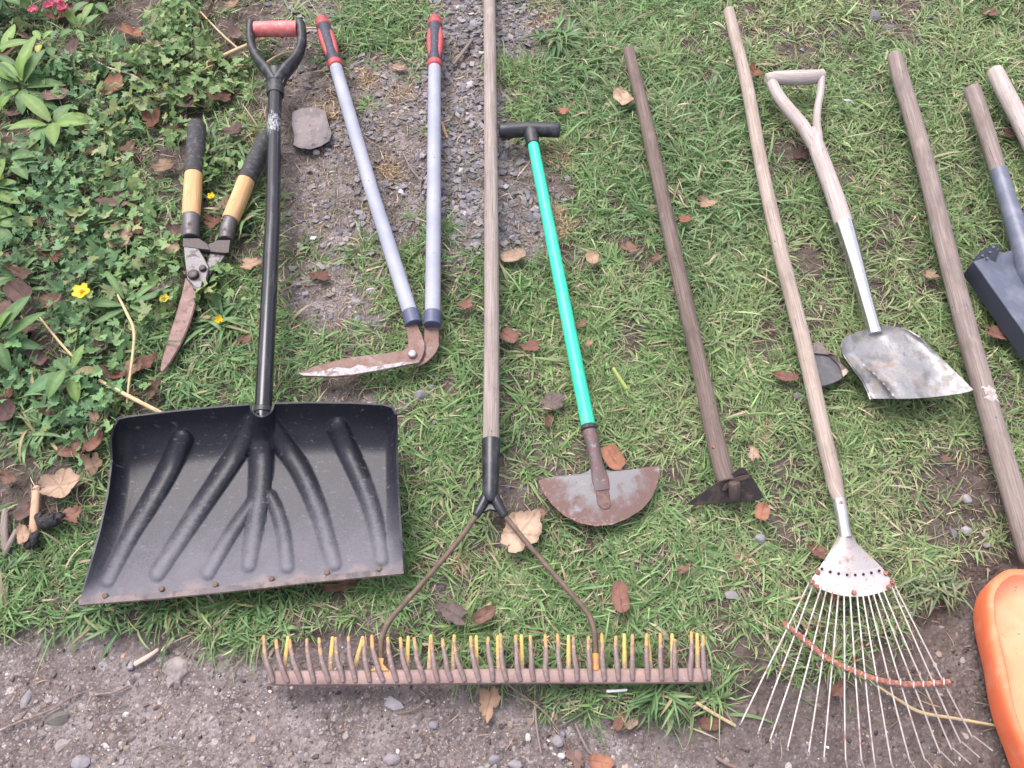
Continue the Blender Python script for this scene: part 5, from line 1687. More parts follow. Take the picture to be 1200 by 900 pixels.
def weed(label, px, py, leaves, stem_h=.05, name='weed_plant', cat='weed', grp='broad leaved weeds in the bed'):
    c = W(px, py, 0)
    r = root(name, label, cat, (c.x, c.y, gz(c.x, c.y)), grp)
    rr = random.Random(int(px * 3 + py))
    b = MB()
    for (deg, Lpx, wpx, e0, e1, col, hz) in leaves:
        s = scale_at(py, hz)
        a_ = math.radians(deg + rr.uniform(-14, 14))
        off = rr.uniform(.004, .016)
        add_leaf(b, (c.x + math.cos(a_) * off, c.y + math.sin(a_) * off, hz * rr.uniform(.7, 1.15)), a_, Lpx / s * rr.uniform(.75, 1.12), wpx / s * rr.uniform(.8, 1.1), math.radians(e0 + rr.uniform(-12, 12)), math.radians(e1 + rr.uniform(-25, 15)), np.array(col) * rr.uniform(.8, 1.15), fold=rr.uniform(.1, .4), bend=rr.uniform(-.45, .45))
    b.build('foliage', M['foliage'], r, smooth=60, attr=True)
    b = MB()
    b.tube([Vector((c.x, c.y, -.005)), Vector((c.x + .002, c.y, stem_h * .6)), Vector((c.x, c.y + .002, stem_h + .004))], [.003, .0026, .002], n=8, sub=3)
    b.build('stem', M['stem'], r)
    return r


weed('bright green lanceolate weed at the left edge, upper bed', 38, 118, [(95, 62, 20, 35, -10, LIME, .075), (50, 60, 19, 40, -5, GRN, .07), (130, 60, 20, 30, -10, LIME, .07), (160, 52, 18, 25, -15, GRN, .06), (200, 52, 18, 20, -20, GRN, .06), (235, 50, 18, 15, -25, LIME, .06),
      (280, 42, 17, 15, -25, GRN, .055), (10, 48, 16, 20, -20, GRN, .055), (330, 44, 16, 10, -25, MID, .05), (75, 40, 14, 60, 10, LIME, .08), (180, 34, 12, 55, 0, LIME, .08)], .07)
weed('lime tipped weed reaching up the left edge above the lanceolate weed', 8, 82, [(60, 40, 15, 30, -10, LIME, .06), (20, 44, 14, 25, -10, LIME, .06), (120, 36, 14, 30, -10, GRN, .05), (330, 40, 13, 15, -15, GRN, .05)], .055)
weed('dark broad leaved weed in the top left corner beside red flowers', 18, 22, [(270, 46, 28, 15, -25, DEEP * 1.3, .085), (320, 46, 26, 15, -25, MID, .08), (230, 44, 26, 10, -20, MID, .08), (180, 40, 24, 20, -15, GRN, .075), (30, 46, 22, 20, -15, MID, .07), (90, 36, 20, 30, -10, GRN, .07), (350, 40, 20, 5, -20, LIME * .8, .06)], .08)
weed('small green weed sprig beside the brown leaves near the top left', 100, 50, [(110, 26, 12, 30, -10, LIME * .8, .05), (30, 26, 12, 25, -15, GRN, .05), (200, 22, 11, 15, -20, MID, .045), (300, 20, 10, 15, -20, GRN, .045), (60, 20, 9, 45, 0, LIME * .8, .055)], .045)
weed('leaning sprig with a yellow leaf and a long dark leaf', 60, 70, [(120, 26, 11, 30, 0, LIME * 1.1, .05), (325, 36, 13, 15, -20, MID, .05), (290, 16, 10, 20, -10, (.34, .33, .06), .05), (30, 16, 8, 30, 0, LIME, .05)], .045)
weed('tall dark green weed at the left edge, middle of the bed', 15, 415, [(60, 62, 20, 30, -10, MID, .07), (100, 56, 18, 40, -5, GRN, .07), (20, 68, 18, 20, -15, MID, .06), (350, 60, 20, 10, -20, DEEP * 1.4, .055), (310, 50, 18, 10, -20, MID, .05), (140, 44, 16, 30, -10, GRN, .06), (260, 44, 18, 10, -25, DEEP * 1.3, .05), (80, 34, 13, 55, 10, LIME * .8, .075), (170, 34, 12, 20, -10, (.33, .34, .07), .06)], .065)
weed('round leaved weed seedling with red tinged top leaf', 98, 452, [(260, 40, 20, 10, -30, GRN, .07), (310, 38, 18, 10, -25, LIME * .85, .065), (210, 44, 22, 10, -25, DEEP * 1.5, .06), (60, 30, 14, 30, -5, LIME * .8, .07), (10, 34, 15, 15, -20, (.17, .15, .06), .07), (150, 24, 12, 25, -10, MID, .06)], .06)
weed('large leaved yellow green weed beside the lanceolate weed', 75, 165, [(a, 40 + (k * 7) % 18, 19, 25, -15, (LIME, GRN, LIME * .85)[k % 3], .05 + .01 * (k % 3)) for k, a in enumerate((20, 75, 130, 190, 240, 300, 345))], .05)
weed('large leaved green weed low at the left edge, under the bright sprigs', 22, 205, [(a, 38 + (k * 7) % 18, 19, 25, -15, (GRN, MID, LIME * .8)[k % 3], .05 + .01 * (k % 3)) for k, a in enumerate((10, 60, 110, 170, 225, 280, 330))], .05)
weed('pale green weed among the litter at the top, left of the bare soil', 118, 18, [(a, 28 + (k * 5) % 12, 13, 25, -15, (LIME * .9, GRN)[k % 2], .045) for k, a in enumerate((15, 80, 150, 215, 270, 330))], .045)
weed('weed with curled bright leaves at the left edge by the runner', 6, 240, [(20, 30, 16, 25, -15, LIME * .8, .05), (330, 34, 16, 15, -20, LIME * .8, .05), (270, 36, 16, 10, -25, GRN, .045), (60, 24, 12, 30, -10, (.36, .33, .05), .05)], .045)
weed('tall weed leaves at the far left edge under the shaded runner', 4, 275, [(40, 34, 20, 20, -15, LIME * .75, .06), (300, 40, 20, 10, -25, GRN, .055), (0, 32, 18, 10, -20, GRN, .05)], .05)
weed('long strap leaf weed left of the rusty shear blade', 160, 372, [(170, 52, 13, 15, -10, MID, .05), (130, 50, 11, 25, -10, GRN, .05), (20, 48, 11, 15, -15, MID, .045), (60, 44, 10, 30, -10, GRN, .05), (200, 36, 12, 10, -20, MID, .04), (330, 36, 10, 10, -20, MID, .04), (345, 30, 9, 10, -15, GRN, .04)], .045)
def tuft(label, px, py, a0, a1, n, Lpx, wpx=3.6, cols=None):
    c = W(px, py, 0)
    r = root('grass_tuft', label, 'grass tuft', (c.x, c.y, gz(c.x, c.y)), 'coarse grass tufts')
    rr = random.Random(int(px * 3 + py))
    b = MB()
    s = scale_at(py, .02)
    cols = cols or (np.array((.095, .18, .07)), np.array((.125, .22, .085)), np.array((.17, .26, .11)), np.array((.08, .155, .065)))
    n = int(n * 1.4)
    for k in range(n):
        a = math.radians(rr.uniform(a0, a1))
        o = abs(rr.gauss(0, .026))
        t = rr.uniform(0, 6.28)
        add_leaf(b, (c.x + o * math.cos(t), c.y + o * .8 * math.sin(t), gz(c.x, c.y) + rr.uniform(-.002, .008)), a + rr.gauss(0, .8), Lpx / s * rr.uniform(.35, 1.05), wpx / s * rr.uniform(.45, 1.15), math.radians(rr.uniform(20, 75)), math.radians(rr.uniform(-50, 5)),
                 np.array(rr.choice(cols)) * rr.uniform(.75, 1.25) if rr.random() > .1 else np.array((.33, .29, .15)) * rr.uniform(.7, 1.1), fold=rr.uniform(0, .5), n=7, bend=rr.gauss(0, .5))
    b.build('foliage', M['grass'], r, smooth=60, attr=True)


DK = (MID, DEEP * 1.5, GRN)
tuft('broad coarse grass tuft in the bed left of the snow shovel corner', 48, 512, 0, 360, 44, 58, 5.5)
tuft('coarse grass tuft between rusty shear blade and black shaft', 262, 378, 0, 360, 46, 50, 5.5)
tuft('coarse grass tuft hanging onto the path under the left end of the shovel lip', 118, 716, 200, 350, 40, 46, 4.4)
tuft('coarse grass tuft hanging onto the path below the middle of the shovel lip', 190, 714, 195, 355, 40, 44, 4.4, DK)
tuft('coarse grass tuft hanging onto the path near the right of the shovel lip', 298, 708, 195, 345, 34, 44, 4.4, DK)
tuft('coarse grass tuft spilling over the dirt under the right rake end', 775, 810, 190, 360, 60, 52, 4.4)
tuft('lush grass tuft at the top between gravel and hoe handle', 655, 45, 0, 360, 50, 46, 4.4)
for _l, _x, _y, _n, _L, _w in [('broad bladed grass clump at the left edge, above the tall dark weed', 25, 330, 26, 52, 6), ('broad bladed grass clump under the yellow buttercup', 118, 378, 30, 50, 6.5), ('dark grass clump left of the rusty shear blade tip', 165, 408, 40, 44, 4),
                              ('grass clump between the two hedge shear grips', 262, 178, 34, 46, 4.2), ('grass clump below the right ferrule of the hedge shears', 285, 262, 34, 44, 4.2), ('grass clump at the left edge, above the peeled stick', 22, 478, 34, 48, 5.5), ('low grass clump left of the peeled stick', 18, 660, 46, 42, 4),
                              ('fine grass clump just above the snow shovel corner', 218, 462, 50, 40, 3.6)]:
    tuft(_l, _x, _y, 0, 360, _n, _L, _w)
tuft('flattened grass tuft left of the orange scoop', 1100, 692, 0, 360, 60, 42, 3.6, (np.array((.115, .185, .085)), np.array((.15, .2, .11)), np.array((.21, .23, .14))))


def flower(label, px, py, z, wpx, m, petals, name, cat, grp, cup=.25, eye='petal_eye'):
    c = W(px, py, z)
    r = root(name, label, cat, (c.x, c.y, 0), grp)
    R_ = wpx / 2 / scale_at(py, z)
    b = MB()
    rr = random.Random(int(px + py))
    for k in range(petals):
        a = 2 * PI * k / petals + rr.uniform(-.15, .15)
        V, F = [], []
        for i in range(6):
            t = i / 5
            w = math.sin(PI * (t * .72 + .12)) * .42 * R_
            for s in (-1, 0, 1):
                V.append(c + Vector((math.cos(a), math.sin(a), 0)) * (R_ * t) + Vector((-math.sin(a), math.cos(a), 0)) * (w * s) + Vector((0, 0, R_ * (cup * t * t + .12 * abs(s)))))
        for i in range(5):
            for k2 in range(2): F.append((i * 3 + k2, (i + 1) * 3 + k2, (i + 1) * 3 + k2 + 1, i * 3 + k2 + 1))
        b.add(V, F)
        b.add([v - Vector((0, 0, .0006)) for v in V], [f[::-1] for f in F])
    b.build('petals', m, r, smooth=60)
    b = MB()
    b.tube([c - Vector((0, 0, .002)), c + Vector((0, 0, R_ * .25))], R_ * .24, n=10, cap=('flat', 'round'))
    b.build('flower_centre', M[eye], r)
    b = MB()
    b.tube([Vector((c.x - .012, c.y + .006, 0)), Vector((c.x - .004, c.y + .003, z * .6)), c - Vector((0, 0, .001))], [.0014, .0011, .001], n=6, sub=3)
    b.build('stem', M['stem'], r)


BC = 'yellow buttercups'
flower('wide open yellow buttercup in the weed bed', 96, 342, .07, 21, M['petal'], 5, 'buttercup', 'flower', BC)
flower('yellow buttercup beside the rusty shear blade', 193, 350, .05, 11.5, M['petal'], 5, 'buttercup', 'flower', BC)
flower('tiny yellow buttercup between the hedge shear handles', 248, 231, .05, 9, M['petal'], 5, 'buttercup', 'flower', BC, .7)
flower('small closed buttercup in the grass tuft by the black shaft', 258, 377, .05, 10, M['petal'], 5, 'buttercup', 'flower', BC, 1.2)
PK = 'crimson flowers in the corner'
flower('crimson pink flower at the very top edge', 71, 2, .07, 14, M['pink'], 8, 'crimson_flower', 'flower', PK, .5, 'pink')
flower('crimson flower head right of the two others', 75, 12, .065, 13, M['pink'], 8, 'crimson_flower', 'flower', PK, .8, 'pink')
flower('crimson flower head in the middle of the corner group', 59, 9, .07, 13, M['pink'], 8, 'crimson_flower', 'flower', PK, .8, 'pink')
flower('dull crimson flower nearest the dark broad leaves', 40, 13, .075, 12, M['pink'], 8, 'crimson_flower', 'flower', PK, .6, 'pink')

# ------------------------------------------------------------------ loose gravel and slate chips (stuff)
def scatter_stones(name, pts, sizes, cols, flat, smooth, npts, seed, sink=.3):
    rr = random.Random(seed)
    T = [hull_stone(rr, npts, 1, .2) for _ in range(14)]
    g = np.random.default_rng(seed)
    VV, FF, CC = [], [], []
    off = 0
    n = len(pts)
    zz = ground_z(pts[:, 0], pts[:, 1])
    kind = g.integers(0, 14, n)
    for k in range(14):
        ii = np.where(kind == k)[0]
        if not len(ii): continue
        V0, F0 = T[k]
        a = g.uniform(0, 2 * PI, len(ii))
        s = sizes[ii]
        el = g.uniform(.65, 1.0, len(ii))
        fl = g.uniform(.6, 1.2, len(ii)) * flat
        x = V0[None, :, 0] * s[:, None]
        y = V0[None, :, 1] * (s * el)[:, None]
        z = V0[None, :, 2] * (s * fl)[:, None]
        tx, ty = g.normal(0, .18, len(ii))[:, None], g.normal(0, .18, len(ii))[:, None]
        z = z + x * tx + y * ty
        X = x * np.cos(a)[:, None] - y * np.sin(a)[:, None] + pts[ii, 0][:, None]
        Y = x * np.sin(a)[:, None] + y * np.cos(a)[:, None] + pts[ii, 1][:, None]
        Z = z + (zz[ii] + s * fl * (1 - 2 * sink))[:, None]
        nv = len(V0)
        VV.append(np.stack([X, Y, Z], -1).reshape(-1, 3))
        FF.append((F0[None] + (np.arange(len(ii)) * nv)[:, None, None] + off).reshape(-1, 3))
        CC.append(np.repeat(np.concatenate([cols[ii], np.ones((len(ii), 1))], 1), nv, 0))
        off += nv * len(ii)
    o = fast_mesh(name, np.concatenate(VV), np.zeros((0, 4), int), np.concatenate(FF), np.concatenate(CC), M['stone'])
    if smooth: o.data.polygons.foreach_set('use_smooth', np.ones(len(o.data.polygons), bool))
    return o


def sample_area(n, g):
    y = g.uniform(-.30, 2.15, n)
    x = g.uniform(-1.70, 1.70, n)
    px, py = PX(x, y)
    m_ = (px > -330) & (px < 1530) & (py > -150) & (py < 1060)
    return x[m_], y[m_]


PALG = np.array([hexc(118, 110, 108), hexc(135, 124, 120), hexc(150, 140, 138), hexc(128, 112, 106), hexc(112, 102, 100), hexc(146, 128, 118), hexc(165, 156, 152)]) * .88
g = np.random.default_rng(21)
x, y = sample_area(300000, g)
px, py, dr, bd, br = fields(x, y)
# the edge of the drive is bare soil with few stones
ed = np.interp(px, _edge_x, _edge_y)
deep = sstep(0, 85, py - ed) * .9 + .12
right_soil = 1 - .75 * sstep(640, 900, px)
k = g.random(len(x)) < dr * deep * right_soil * (.35 + 1.3 * fbm(x, y, 12, 8))
x, y = x[k], y[k]
sz = np.clip(.0012 * (g.pareto(2.3, len(x)) + 1), .0011, .0085)
cl = PALG[g.integers(0, 7, len(x))] * g.uniform(.75, 1.15, (len(x), 1))
wh = g.random(len(x)) < .03
cl[wh] = hexc(214, 208, 204) * g.uniform(.7, 1.0, (wh.sum(), 1))
tn = g.random(len(x)) < .03
cl[tn] = hexc(176, 140, 112)
o = scatter_stones('gravel', np.stack([x, y], -1), sz, cl, .5, False, 14, 4, .46)
tag(o, kind='stuff')

x, y = sample_area(190000, g)
px, py, dr, bd, br = fields(x, y)
zone = np.exp(-((px - 500) / 170.0) ** 4) * sstep(470, 330, py)
lane = np.maximum(np.exp(-((px - 550) / 68.0) ** 4), .22) * zone * 1.15 * sstep(.15, .60, fbm(x, y, 16, 88)) + .05 * (py < 120) + .012
k = g.random(len(x)) < br * (1 - bd) * lane * 1.05 * (1 - dr)
x, y = x[k], y[k]
sz = np.clip(.0038 * (g.pareto(1.8, len(x)) + 1), .0036, .0130)
SC = np.array([hexc(112, 112, 122), hexc(128, 126, 136), hexc(98, 98, 108), hexc(140, 136, 140), hexc(118, 115, 118)]) * np.array((1.08, 1.05, .98))
cl = SC[g.integers(0, 5, len(x))] * g.uniform(.75, 1.15, (len(x), 1))
wh = g.random(len(x)) < .015
cl[wh] = hexc(200, 195, 195) * .8
o = scatter_stones('slate_chips', np.stack([x, y], -1), sz, cl, .40, False, 9, 9, .22)
tag(o, kind='stuff')

# soil crumbs wherever the lawn is thin
x, y = sample_area(46000, g)
px, py, dr, bd, br = fields(x, y)
k = g.random(len(x)) < np.clip(br + bd * .5 + dr * .5 + .08, 0, 1)
x, y = x[k], y[k]
sz = np.clip(.0014 * (g.pareto(2.2, len(x)) + 1), .0013, .006)
cl = np.array([.085, .064, .055]) * g.uniform(.55, 1.5, (len(x), 1))
o = scatter_stones('soil_crumbs', np.stack([x, y], -1), sz, cl, .7, True, 10, 14, .35)
tag(o, kind='stuff')


# ------------------------------------------------------------------ grass
def keep_clear(P):
    """P (n,k,3): press blades flat where a tool lies over them"""
    n, k, _ = P.shape
    flat = P.reshape(-1, 3)
    x, y = flat[:, 0], flat[:, 1]
    lim = np.full(len(flat), 9.0)
    for (ax, ay, bx, by, r, zt) in CAPS:
        m_ = (x > min(ax, bx) - r) & (x < max(ax, bx) + r) & (y > min(ay, by) - r) & (y < max(ay, by) + r)
        if not m_.any(): continue
        dx, dy = bx - ax, by - ay
        l2 = dx * dx + dy * dy + 1e-12
        t = np.clip(((x[m_] - ax) * dx + (y[m_] - ay) * dy) / l2, 0, 1)
        d = np.hypot(x[m_] - ax - t * dx, y[m_] - ay - t * dy)
        q = lim[m_]
        q[d < r * .92] = np.minimum(q[d < r * .92], zt)
        lim[m_] = q
    for poly, zt in POLYS:
        x0, y0 = poly.min(0)
        x1, y1 = poly.max(0)
        m_ = np.where((x > x0) & (x < x1) & (y > y0) & (y < y1))[0]
        if not len(m_): continue
        inside = np.zeros(len(m_), bool)
        xa, ya = x[m_], y[m_]
        j = len(poly) - 1
        for i in range(len(poly)):
            xi, yi = poly[i]
            xj, yj = poly[j]
            c_ = ((yi > ya) != (yj > ya)) & (xa < (xj - xi) * (ya - yi) / (yj - yi + 1e-12) + xi)
            inside ^= c_
            j = i
        q = lim[m_]
        q[inside] = np.minimum(q[inside], zt)
        lim[m_] = q
    z = np.minimum(flat[:, 2], lim)
    flat[:, 2] = z
    return flat.reshape(n, k, 3)


def blades(name, x, y, ang, L_, wd, e0, e1, col, matl, seed, tipcol=None):
    g = np.random.default_rng(seed)
    n = len(x)
    K = 5
    P = np.zeros((n, K, 3))
    P[:, 0] = np.stack([x, y, ground_z(x, y) - .002], -1)
    bend = g.normal(0, .35, n)
    for i in range(1, K):
        t = (i - .5) / (K - 1)
        e = e0 + (e1 - e0) * t
        a = ang + bend * t
        st = L_ / (K - 1)
        P[:, i] = P[:, i - 1] + np.stack([np.cos(a) * np.cos(e) * st, np.sin(a) * np.cos(e) * st, np.sin(e) * st], -1)
    gzv = ground_z(P[:, -1, 0], P[:, -1, 1])
    P[:, 1:, 2] = np.maximum(P[:, 1:, 2], gzv[:, None] + .0015 + g.uniform(0, .004, (n, 1)))
    P = keep_clear(P)
    tw = g.normal(0, .55, n)
    sx, sy = -np.sin(ang), np.cos(ang)
    prof = [.75, 1.0, .92, .62, 0]
    Vv = np.zeros((n, 9, 3))
    for i in range(4):
        h = (wd * .5 * prof[i])[:, None]
        s = np.stack([sx * np.cos(tw), sy * np.cos(tw), np.sin(tw)], -1)
        Vv[:, 2 * i] = P[:, i] - s * h
        Vv[:, 2 * i + 1] = P[:, i] + s * h
    Vv[:, 8] = P[:, 4]
    o = (np.arange(n) * 9)[:, None]
    q = np.concatenate([o + np.array([[0, 1, 3, 2]]) + 2 * i for i in range(3)])
    t = o + np.array([[6, 7, 8]])
    C_ = np.ones((n, 9, 4))
    C_[:, :, :3] = col[:, None, :]
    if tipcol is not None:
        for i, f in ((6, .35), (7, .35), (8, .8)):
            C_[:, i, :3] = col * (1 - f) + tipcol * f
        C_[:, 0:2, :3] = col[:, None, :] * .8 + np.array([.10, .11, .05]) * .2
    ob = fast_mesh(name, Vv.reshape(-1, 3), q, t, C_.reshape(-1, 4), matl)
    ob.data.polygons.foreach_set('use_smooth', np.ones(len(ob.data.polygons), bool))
    return ob


g = np.random.default_rng(77)
# tussocks
cx, cy = sample_area(30000, g)
px, py, dr, bd, br = fields(cx, cy)
den = (1 - dr) * (1 - br) ** 1.4 * (1 - .66 * bd) * (.34 + .95 * sstep(.28, .64, fbm(cx, cy, 11, 12)))
out = ((px < -60) | (px > 1260) | (py < -50) | (py > 950))
den = den * np.where(out, .55, 1)
k = g.random(len(cx)) < den * .56
cx, cy, px, py, bd, br = cx[k], cy[k], px[k], py[k], bd[k], br[k]
nb = g.poisson(21 * (1 - .2 * bd)) + 5
idx = np.repeat(np.arange(len(cx)), nb)
n = len(idx)
rad = np.abs(g.normal(0, .014, n)) + .001
th = g.uniform(0, 2 * PI, n)
x, y = cx[idx] + rad * np.cos(th), cy[idx] + rad * np.sin(th)
ang = th + g.normal(0, 1.1, n)
# lushness: long bright grass in some places, worn short grass in others
lush = fbm(cx, cy, 4.5, 31)
L1 = lambda X, Y, RX, RY: np.exp(-(((px - X) / RX) ** 2 + ((py - Y) / RY) ** 2))
lush = lush * .6 + .28 + .5 * L1(690, 100, 110, 100) + .5 * L1(850, 240, 75, 130) + .25 * L1(780, 170, 60, 80) + .2 * L1(520, 640, 60, 50) + .2 * L1(450, 40, 60, 40) + .25 * L1(250, 400, 70, 60) + .2 * L1(200, 700, 250, 40) - .18 * L1(1050, 620, 150, 140) - .12 * L1(360, 280, 60, 60)
lu = lush[idx]
L_ = np.clip(g.lognormal(math.log(.029), .40, n) * (.42 + 1.0 * lu), .008, .095)
wd = np.where(g.random(n) < .26, g.lognormal(math.log(.0040), .25, n), g.lognormal(math.log(.0022), .28, n))
wd = np.clip(wd, .0011, .0068) * (.75 + .40 * lu)
e0 = np.radians(g.uniform(8, 60, n))
e1 = np.radians(g.uniform(-40, 22, n))
A_, B_, C2, D_, E_ = np.array((.112, .215, .082)), np.array((.180, .302, .112)), np.array((.31, .355, .175)), np.array((.44, .36, .25)), np.array((.082, .168, .074))
u = np.clip(fbm(cx, cy, 6, 41)[idx] * 1.1 - .05 + g.normal(0, .20, n), 0, 1)
col = A_ + (B_ - A_) * np.clip(u * 2, 0, 1)[:, None]
col = col + (C2 - col) * np.clip((u - .5) * 1.6, 0, 1)[:, None]
rt = sstep(600, 1100, px)[idx]
col = col * (1 - .25 * rt[:, None]) + C2 * .25 * rt[:, None]
col = np.where((lu > .85)[:, None], col * .6 + E_ * .4 * 1.2, col)
dead = g.random(n) < (.07 + .10 * br[idx] + .05 * (fbm(cx, cy, 11, 55)[idx] > .55))
col[dead] = D_ * g.uniform(.6, 1.15, (dead.sum(), 1))
col = col * g.lognormal(0, .22, (n, 1))
tip = np.where(g.random((n, 1)) < .25, D_ * .9, col * 1.15)
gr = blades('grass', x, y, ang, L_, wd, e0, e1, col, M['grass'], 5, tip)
tag(gr, kind='stuff')

# a few tall blades that lean over the handles
bx_, by_, ba_ = [], [], []
for (ax, ay, bx, by, r_, zt) in CAPS:
    ln = math.hypot(bx - ax, by - ay)
    if ln < .06: continue
    for _ in range(g.poisson(ln * 30)):
        t = g.random()
        s_ = g.choice((-1, 1))
        nx_, ny_ = -(by - ay) / ln * s_, (bx - ax) / ln * s_
        o_ = r_ + g.uniform(.003, .010)
        bx_.append(ax + (bx - ax) * t + nx_ * o_)
        by_.append(ay + (by - ay) * t + ny_ * o_)
        ba_.append(math.atan2(-ny_, -nx_) + g.normal(0, .6))
bx_, by_, ba_ = np.array(bx_), np.array(by_), np.array(ba_)
f_ = fields(bx_, by_)
k = g.random(len(bx_)) < (1 - f_[2]) * (1 - f_[4])
bx_, by_, ba_ = bx_[k], by_[k], ba_[k]
n = len(bx_)
_c, _p = CAPS, POLYS
CAPS, POLYS = [], []
lb = blades('tall_grass', bx_, by_, ba_, g.uniform(.05, .085, n), g.uniform(.0016, .0036, n), np.radians(g.uniform(78, 90, n)), np.radians(g.uniform(-85, -10, n)), np.array((.15, .25, .09)) * g.lognormal(0, .25, (n, 1)), M['grass'], 15)
tag(lb, kind='stuff')
CAPS, POLYS = _c, _p

# low thatch and dead straw between the tussocks
x, y = sample_area(90000, g)
px, py, dr, bd, br = fields(x, y)
k = g.random(len(x)) < (1 - dr * .93) * (.55 + .35 * br) * (1 - .3 * bd)
x, y = x[k], y[k]
n = len(x)
col = np.array((.33, .26, .18)) * g.lognormal(0, .35, (n, 1))
gg = g.random(n) < .30
col[gg] = np.array((.18, .205, .10)) * g.lognormal(0, .25, (gg.sum(), 1))
th_ = blades('dry_thatch', x, y, g.uniform(0, 2 * PI, n), np.clip(g.lognormal(math.log(.022), .45, n), .008, .06), np.clip(g.normal(.0014, .0005, n), .0006, .003), np.radians(g.uniform(0, 25, n)), np.radians(g.uniform(-20, 10, n)), col, M['grass'], 8)
tag(th_, kind='stuff')

# tufts of dead tan thatch that stand out
tx, ty, tl = [], [], []
for (X, Y, s, m_) in [(655, 180, 15, 260), (661, 268, 13, 220), (650, 250, 8, 90), (430, 92, 13, 150), (455, 200, 13, 130), (300, 385, 16, 150), (735, 75, 12, 90), (540, 660, 10, 60), (720, 155, 12, 90), (470, 110, 14, 110), (870, 655, 14, 110), (385, 130, 18, 150), (640, 15, 18, 120), (1090, 255, 14, 60), (890, 510, 16, 70), (300, 150, 18, 110), (150, 190, 26, 160)]:
    qx, qy = g.normal(X, s * .55, m_), g.normal(Y, s * .5, m_)
    v = (qy - 450) / FPX
    d = CAM_H / (ST + v * CT)
    tx.append((qx - 600) / FPX * d)
    ty.append(d * (CT - v * ST))
tx, ty = np.concatenate(tx), np.concatenate(ty)
n = len(tx)
dt = blades('dead_grass', tx, ty, g.uniform(0, 2 * PI, n), g.uniform(.012, .034, n), g.uniform(.0012, .0026, n), np.radians(g.uniform(10, 70, n)), np.radians(g.uniform(-30, 30, n)), np.array((.42, .31, .20)) * g.lognormal(0, .3, (n, 1)), M['grass'], 9)
tag(dt, kind='stuff')

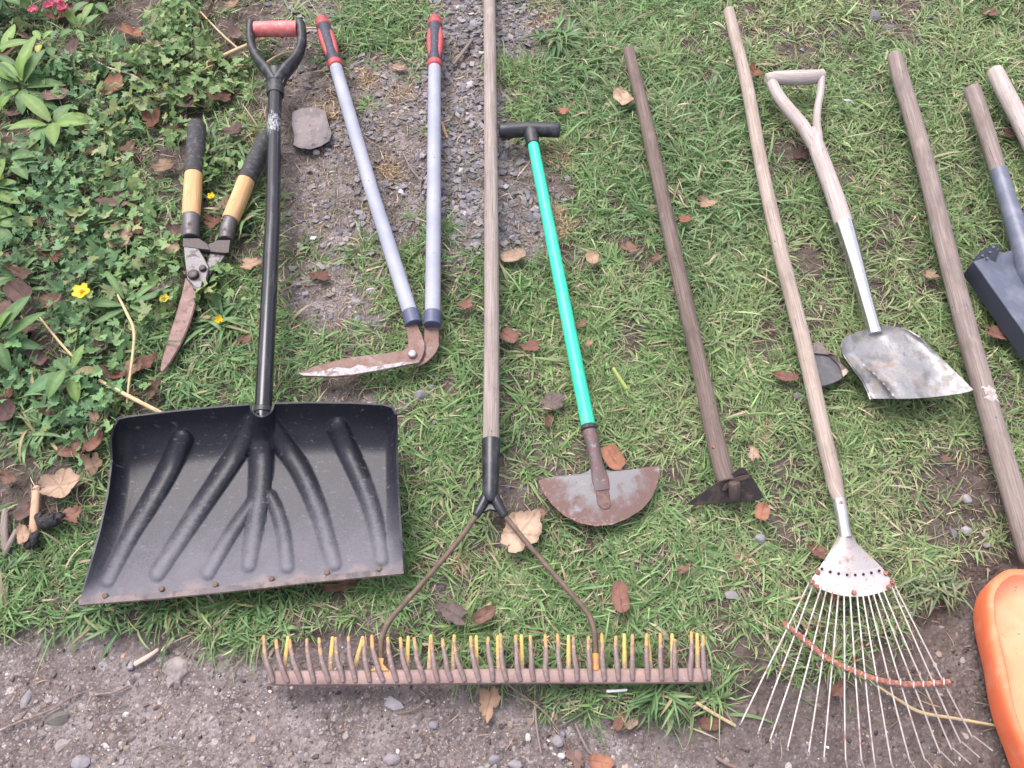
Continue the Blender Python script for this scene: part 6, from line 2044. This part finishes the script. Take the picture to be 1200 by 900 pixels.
# ------------------------------------------------------------------ lobed ground cover in the bed (stuff)
def ground_cover():
    g = np.random.default_rng(91)
    x, y = sample_area(95000, g)
    px, py, dr, bd, br = fields(x, y)
    patch = fbm(x, y, 6.5, 71)
    k = g.random(len(x)) < bd * sstep(.46, .60, patch + .22 * np.exp(-(((px - 90) / 110) ** 2 + ((py - 220) / 90) ** 2)) + .12 * np.exp(-(((px - 230) / 60) ** 2 + ((py - 130) / 60) ** 2))) * .62 * (1 - dr) * sstep(560, 480, py)
    x, y, px, py = x[k], y[k], px[k], py[k]
    n = len(x)
    # three lobed, toothed leaf outline
    outl = [(0, 0), (.08, -.20), (.10, -.42), (.24, -.36), (.34, -.56), (.44, -.34), (.40, -.16), (.58, -.26), (.66, -.12), (.86, -.16), (1.0, 0), (.86, .16), (.66, .12), (.58, .26), (.40, .16), (.44, .34), (.34, .56), (.24, .36), (.10, .42), (.08, .20)]
    O = np.array(outl)
    m_ = len(O)
    z0 = ground_z(x, y)
    hgt = g.uniform(.008, .045, n) * (.5 + patch[k])
    s = np.clip(g.lognormal(math.log(.019), .33, n), .009, .036)
    a = g.uniform(0, 2 * PI, n)
    til, rol = np.clip(g.normal(-.15, .40, n), -.9, .8), np.clip(g.normal(0, .40, n), -.9, .9)
    cup = g.normal(.2, .35, n)
    c = np.array([.30, 0])
    pts = np.concatenate([c[None], O])
    X0, Y0 = pts[None, :, 0] * s[:, None], pts[None, :, 1] * s[:, None]
    Z0 = X0 * np.tan(til)[:, None] + Y0 * np.tan(rol)[:, None] + cup[:, None] * (np.abs(Y0)) + cup[:, None] * .5 * ((pts[None, :, 0] - .4) ** 2) * s[:, None]
    X = X0 * np.cos(a)[:, None] - Y0 * np.sin(a)[:, None] + x[:, None]
    Y = X0 * np.sin(a)[:, None] + Y0 * np.cos(a)[:, None] + y[:, None]
    Z = np.maximum(Z0 + (z0 + hgt)[:, None], z0[:, None] + .002)
    P = keep_clear(np.stack([X, Y, Z], -1))
    nv = m_ + 1
    o = (np.arange(n) * nv)[:, None]
    tri = np.concatenate([o + np.array([[0, 1 + j, 1 + (j + 1) % m_]]) for j in range(m_)])
    C_ = np.ones((n, nv, 4))
    mixx = np.clip(sstep(60, 240, px) * .8 + g.normal(0, .25, n), 0, 1)[:, None]
    base = (np.array((.094, .185, .082)) * (1 - mixx) + np.array((.165, .265, .088)) * mixx) * g.lognormal(0, .32, (n, 1))
    yel = g.random(n) < .10 + .35 * np.exp(-(((px - 165) / 45) ** 2 + ((py - 185) / 45) ** 2))
    base[yel] = np.array((.25, .29, .11)) * g.lognormal(0, .25, (yel.sum(), 1))
    lt = g.random(n) < .22
    base[lt] = base[lt] * 1.4
    base = np.minimum(base, np.array((.27, .33, .16)))
    C_[:, :, :3] = base[:, None]
    ob = fast_mesh('ground_cover', P.reshape(-1, 3), np.zeros((0, 4), int), tri, C_.reshape(-1, 4), M['foliage'])
    tag(ob, kind='stuff')
    # their thin stalks
    kk = g.random(n) < .55
    st = blades('ground_cover_stalks', x[kk], y[kk], a[kk] + PI, hgt[kk] * 1.6 + .012, np.full(kk.sum(), .0014), np.full(kk.sum(), 1.1), np.full(kk.sum(), .1), base[kk] * 1.5 + .02, M['foliage'], 12)
    tag(st, kind='stuff')


ground_cover()

# ------------------------------------------------------------------ camera, light
cam = bpy.data.cameras.new('camera')
co_ = bpy.data.objects.new('camera', cam)
COL.objects.link(co_)
co_.location = (0, 0, CAM_H)
co_.rotation_euler = (math.radians(90) - PITCH, 0, 0)
cam.sensor_width = 36
cam.lens = FPX / 1200 * 36
cam.clip_start = .02
cam.clip_end = 500
scene.camera = co_

SUN_EL, SUN_AZ = math.radians(62), math.radians(-35)   # azimuth from +Y towards +X
w = bpy.data.worlds.new('World')
scene.world = w
w.use_nodes = True
nt = w.node_tree
bg = nt.nodes['Background']
sky = nt.nodes.new('ShaderNodeTexSky')
sky.sky_type = 'NISHITA'
sky.sun_disc = False
sky.sun_elevation = SUN_EL
sky.sun_rotation = SUN_AZ
sky.dust_density = 4
hs = nt.nodes.new('ShaderNodeHueSaturation')
hs.inputs['Saturation'].default_value = .42
nt.links.new(sky.outputs[0], hs.inputs['Color'])
mt = nt.nodes.new('ShaderNodeMix')
mt.data_type = 'RGBA'
mt.blend_type = 'MULTIPLY'
mt.inputs['Factor'].default_value = 1
mt.inputs['B'].default_value = (1.0, .955, .985, 1)   # rosy tint added to the sky light for the camera's magenta white balance
nt.links.new(hs.outputs[0], mt.inputs['A'])
nt.links.new(mt.outputs['Result'], bg.inputs[0])
bg.inputs[1].default_value = .15
sd = bpy.data.lights.new('sun', 'SUN')
sd.energy = .9
sd.angle = math.radians(32)
sd.color = (1.0, .955, .93)
so = bpy.data.objects.new('sun', sd)
COL.objects.link(so)
dirv = Vector((math.sin(SUN_AZ) * math.cos(SUN_EL), math.cos(SUN_AZ) * math.cos(SUN_EL), math.sin(SUN_EL)))
so.rotation_euler = dirv.to_track_quat('Z', 'Y').to_euler()
so.location = dirv * 10
vs_ = scene.view_settings
vs_.view_transform = 'Standard'
vs_.look = 'None'
vs_.gamma = 1
vs_.use_curve_mapping = False
vs_.exposure = 1.27
scene.render.engine = 'CYCLES'
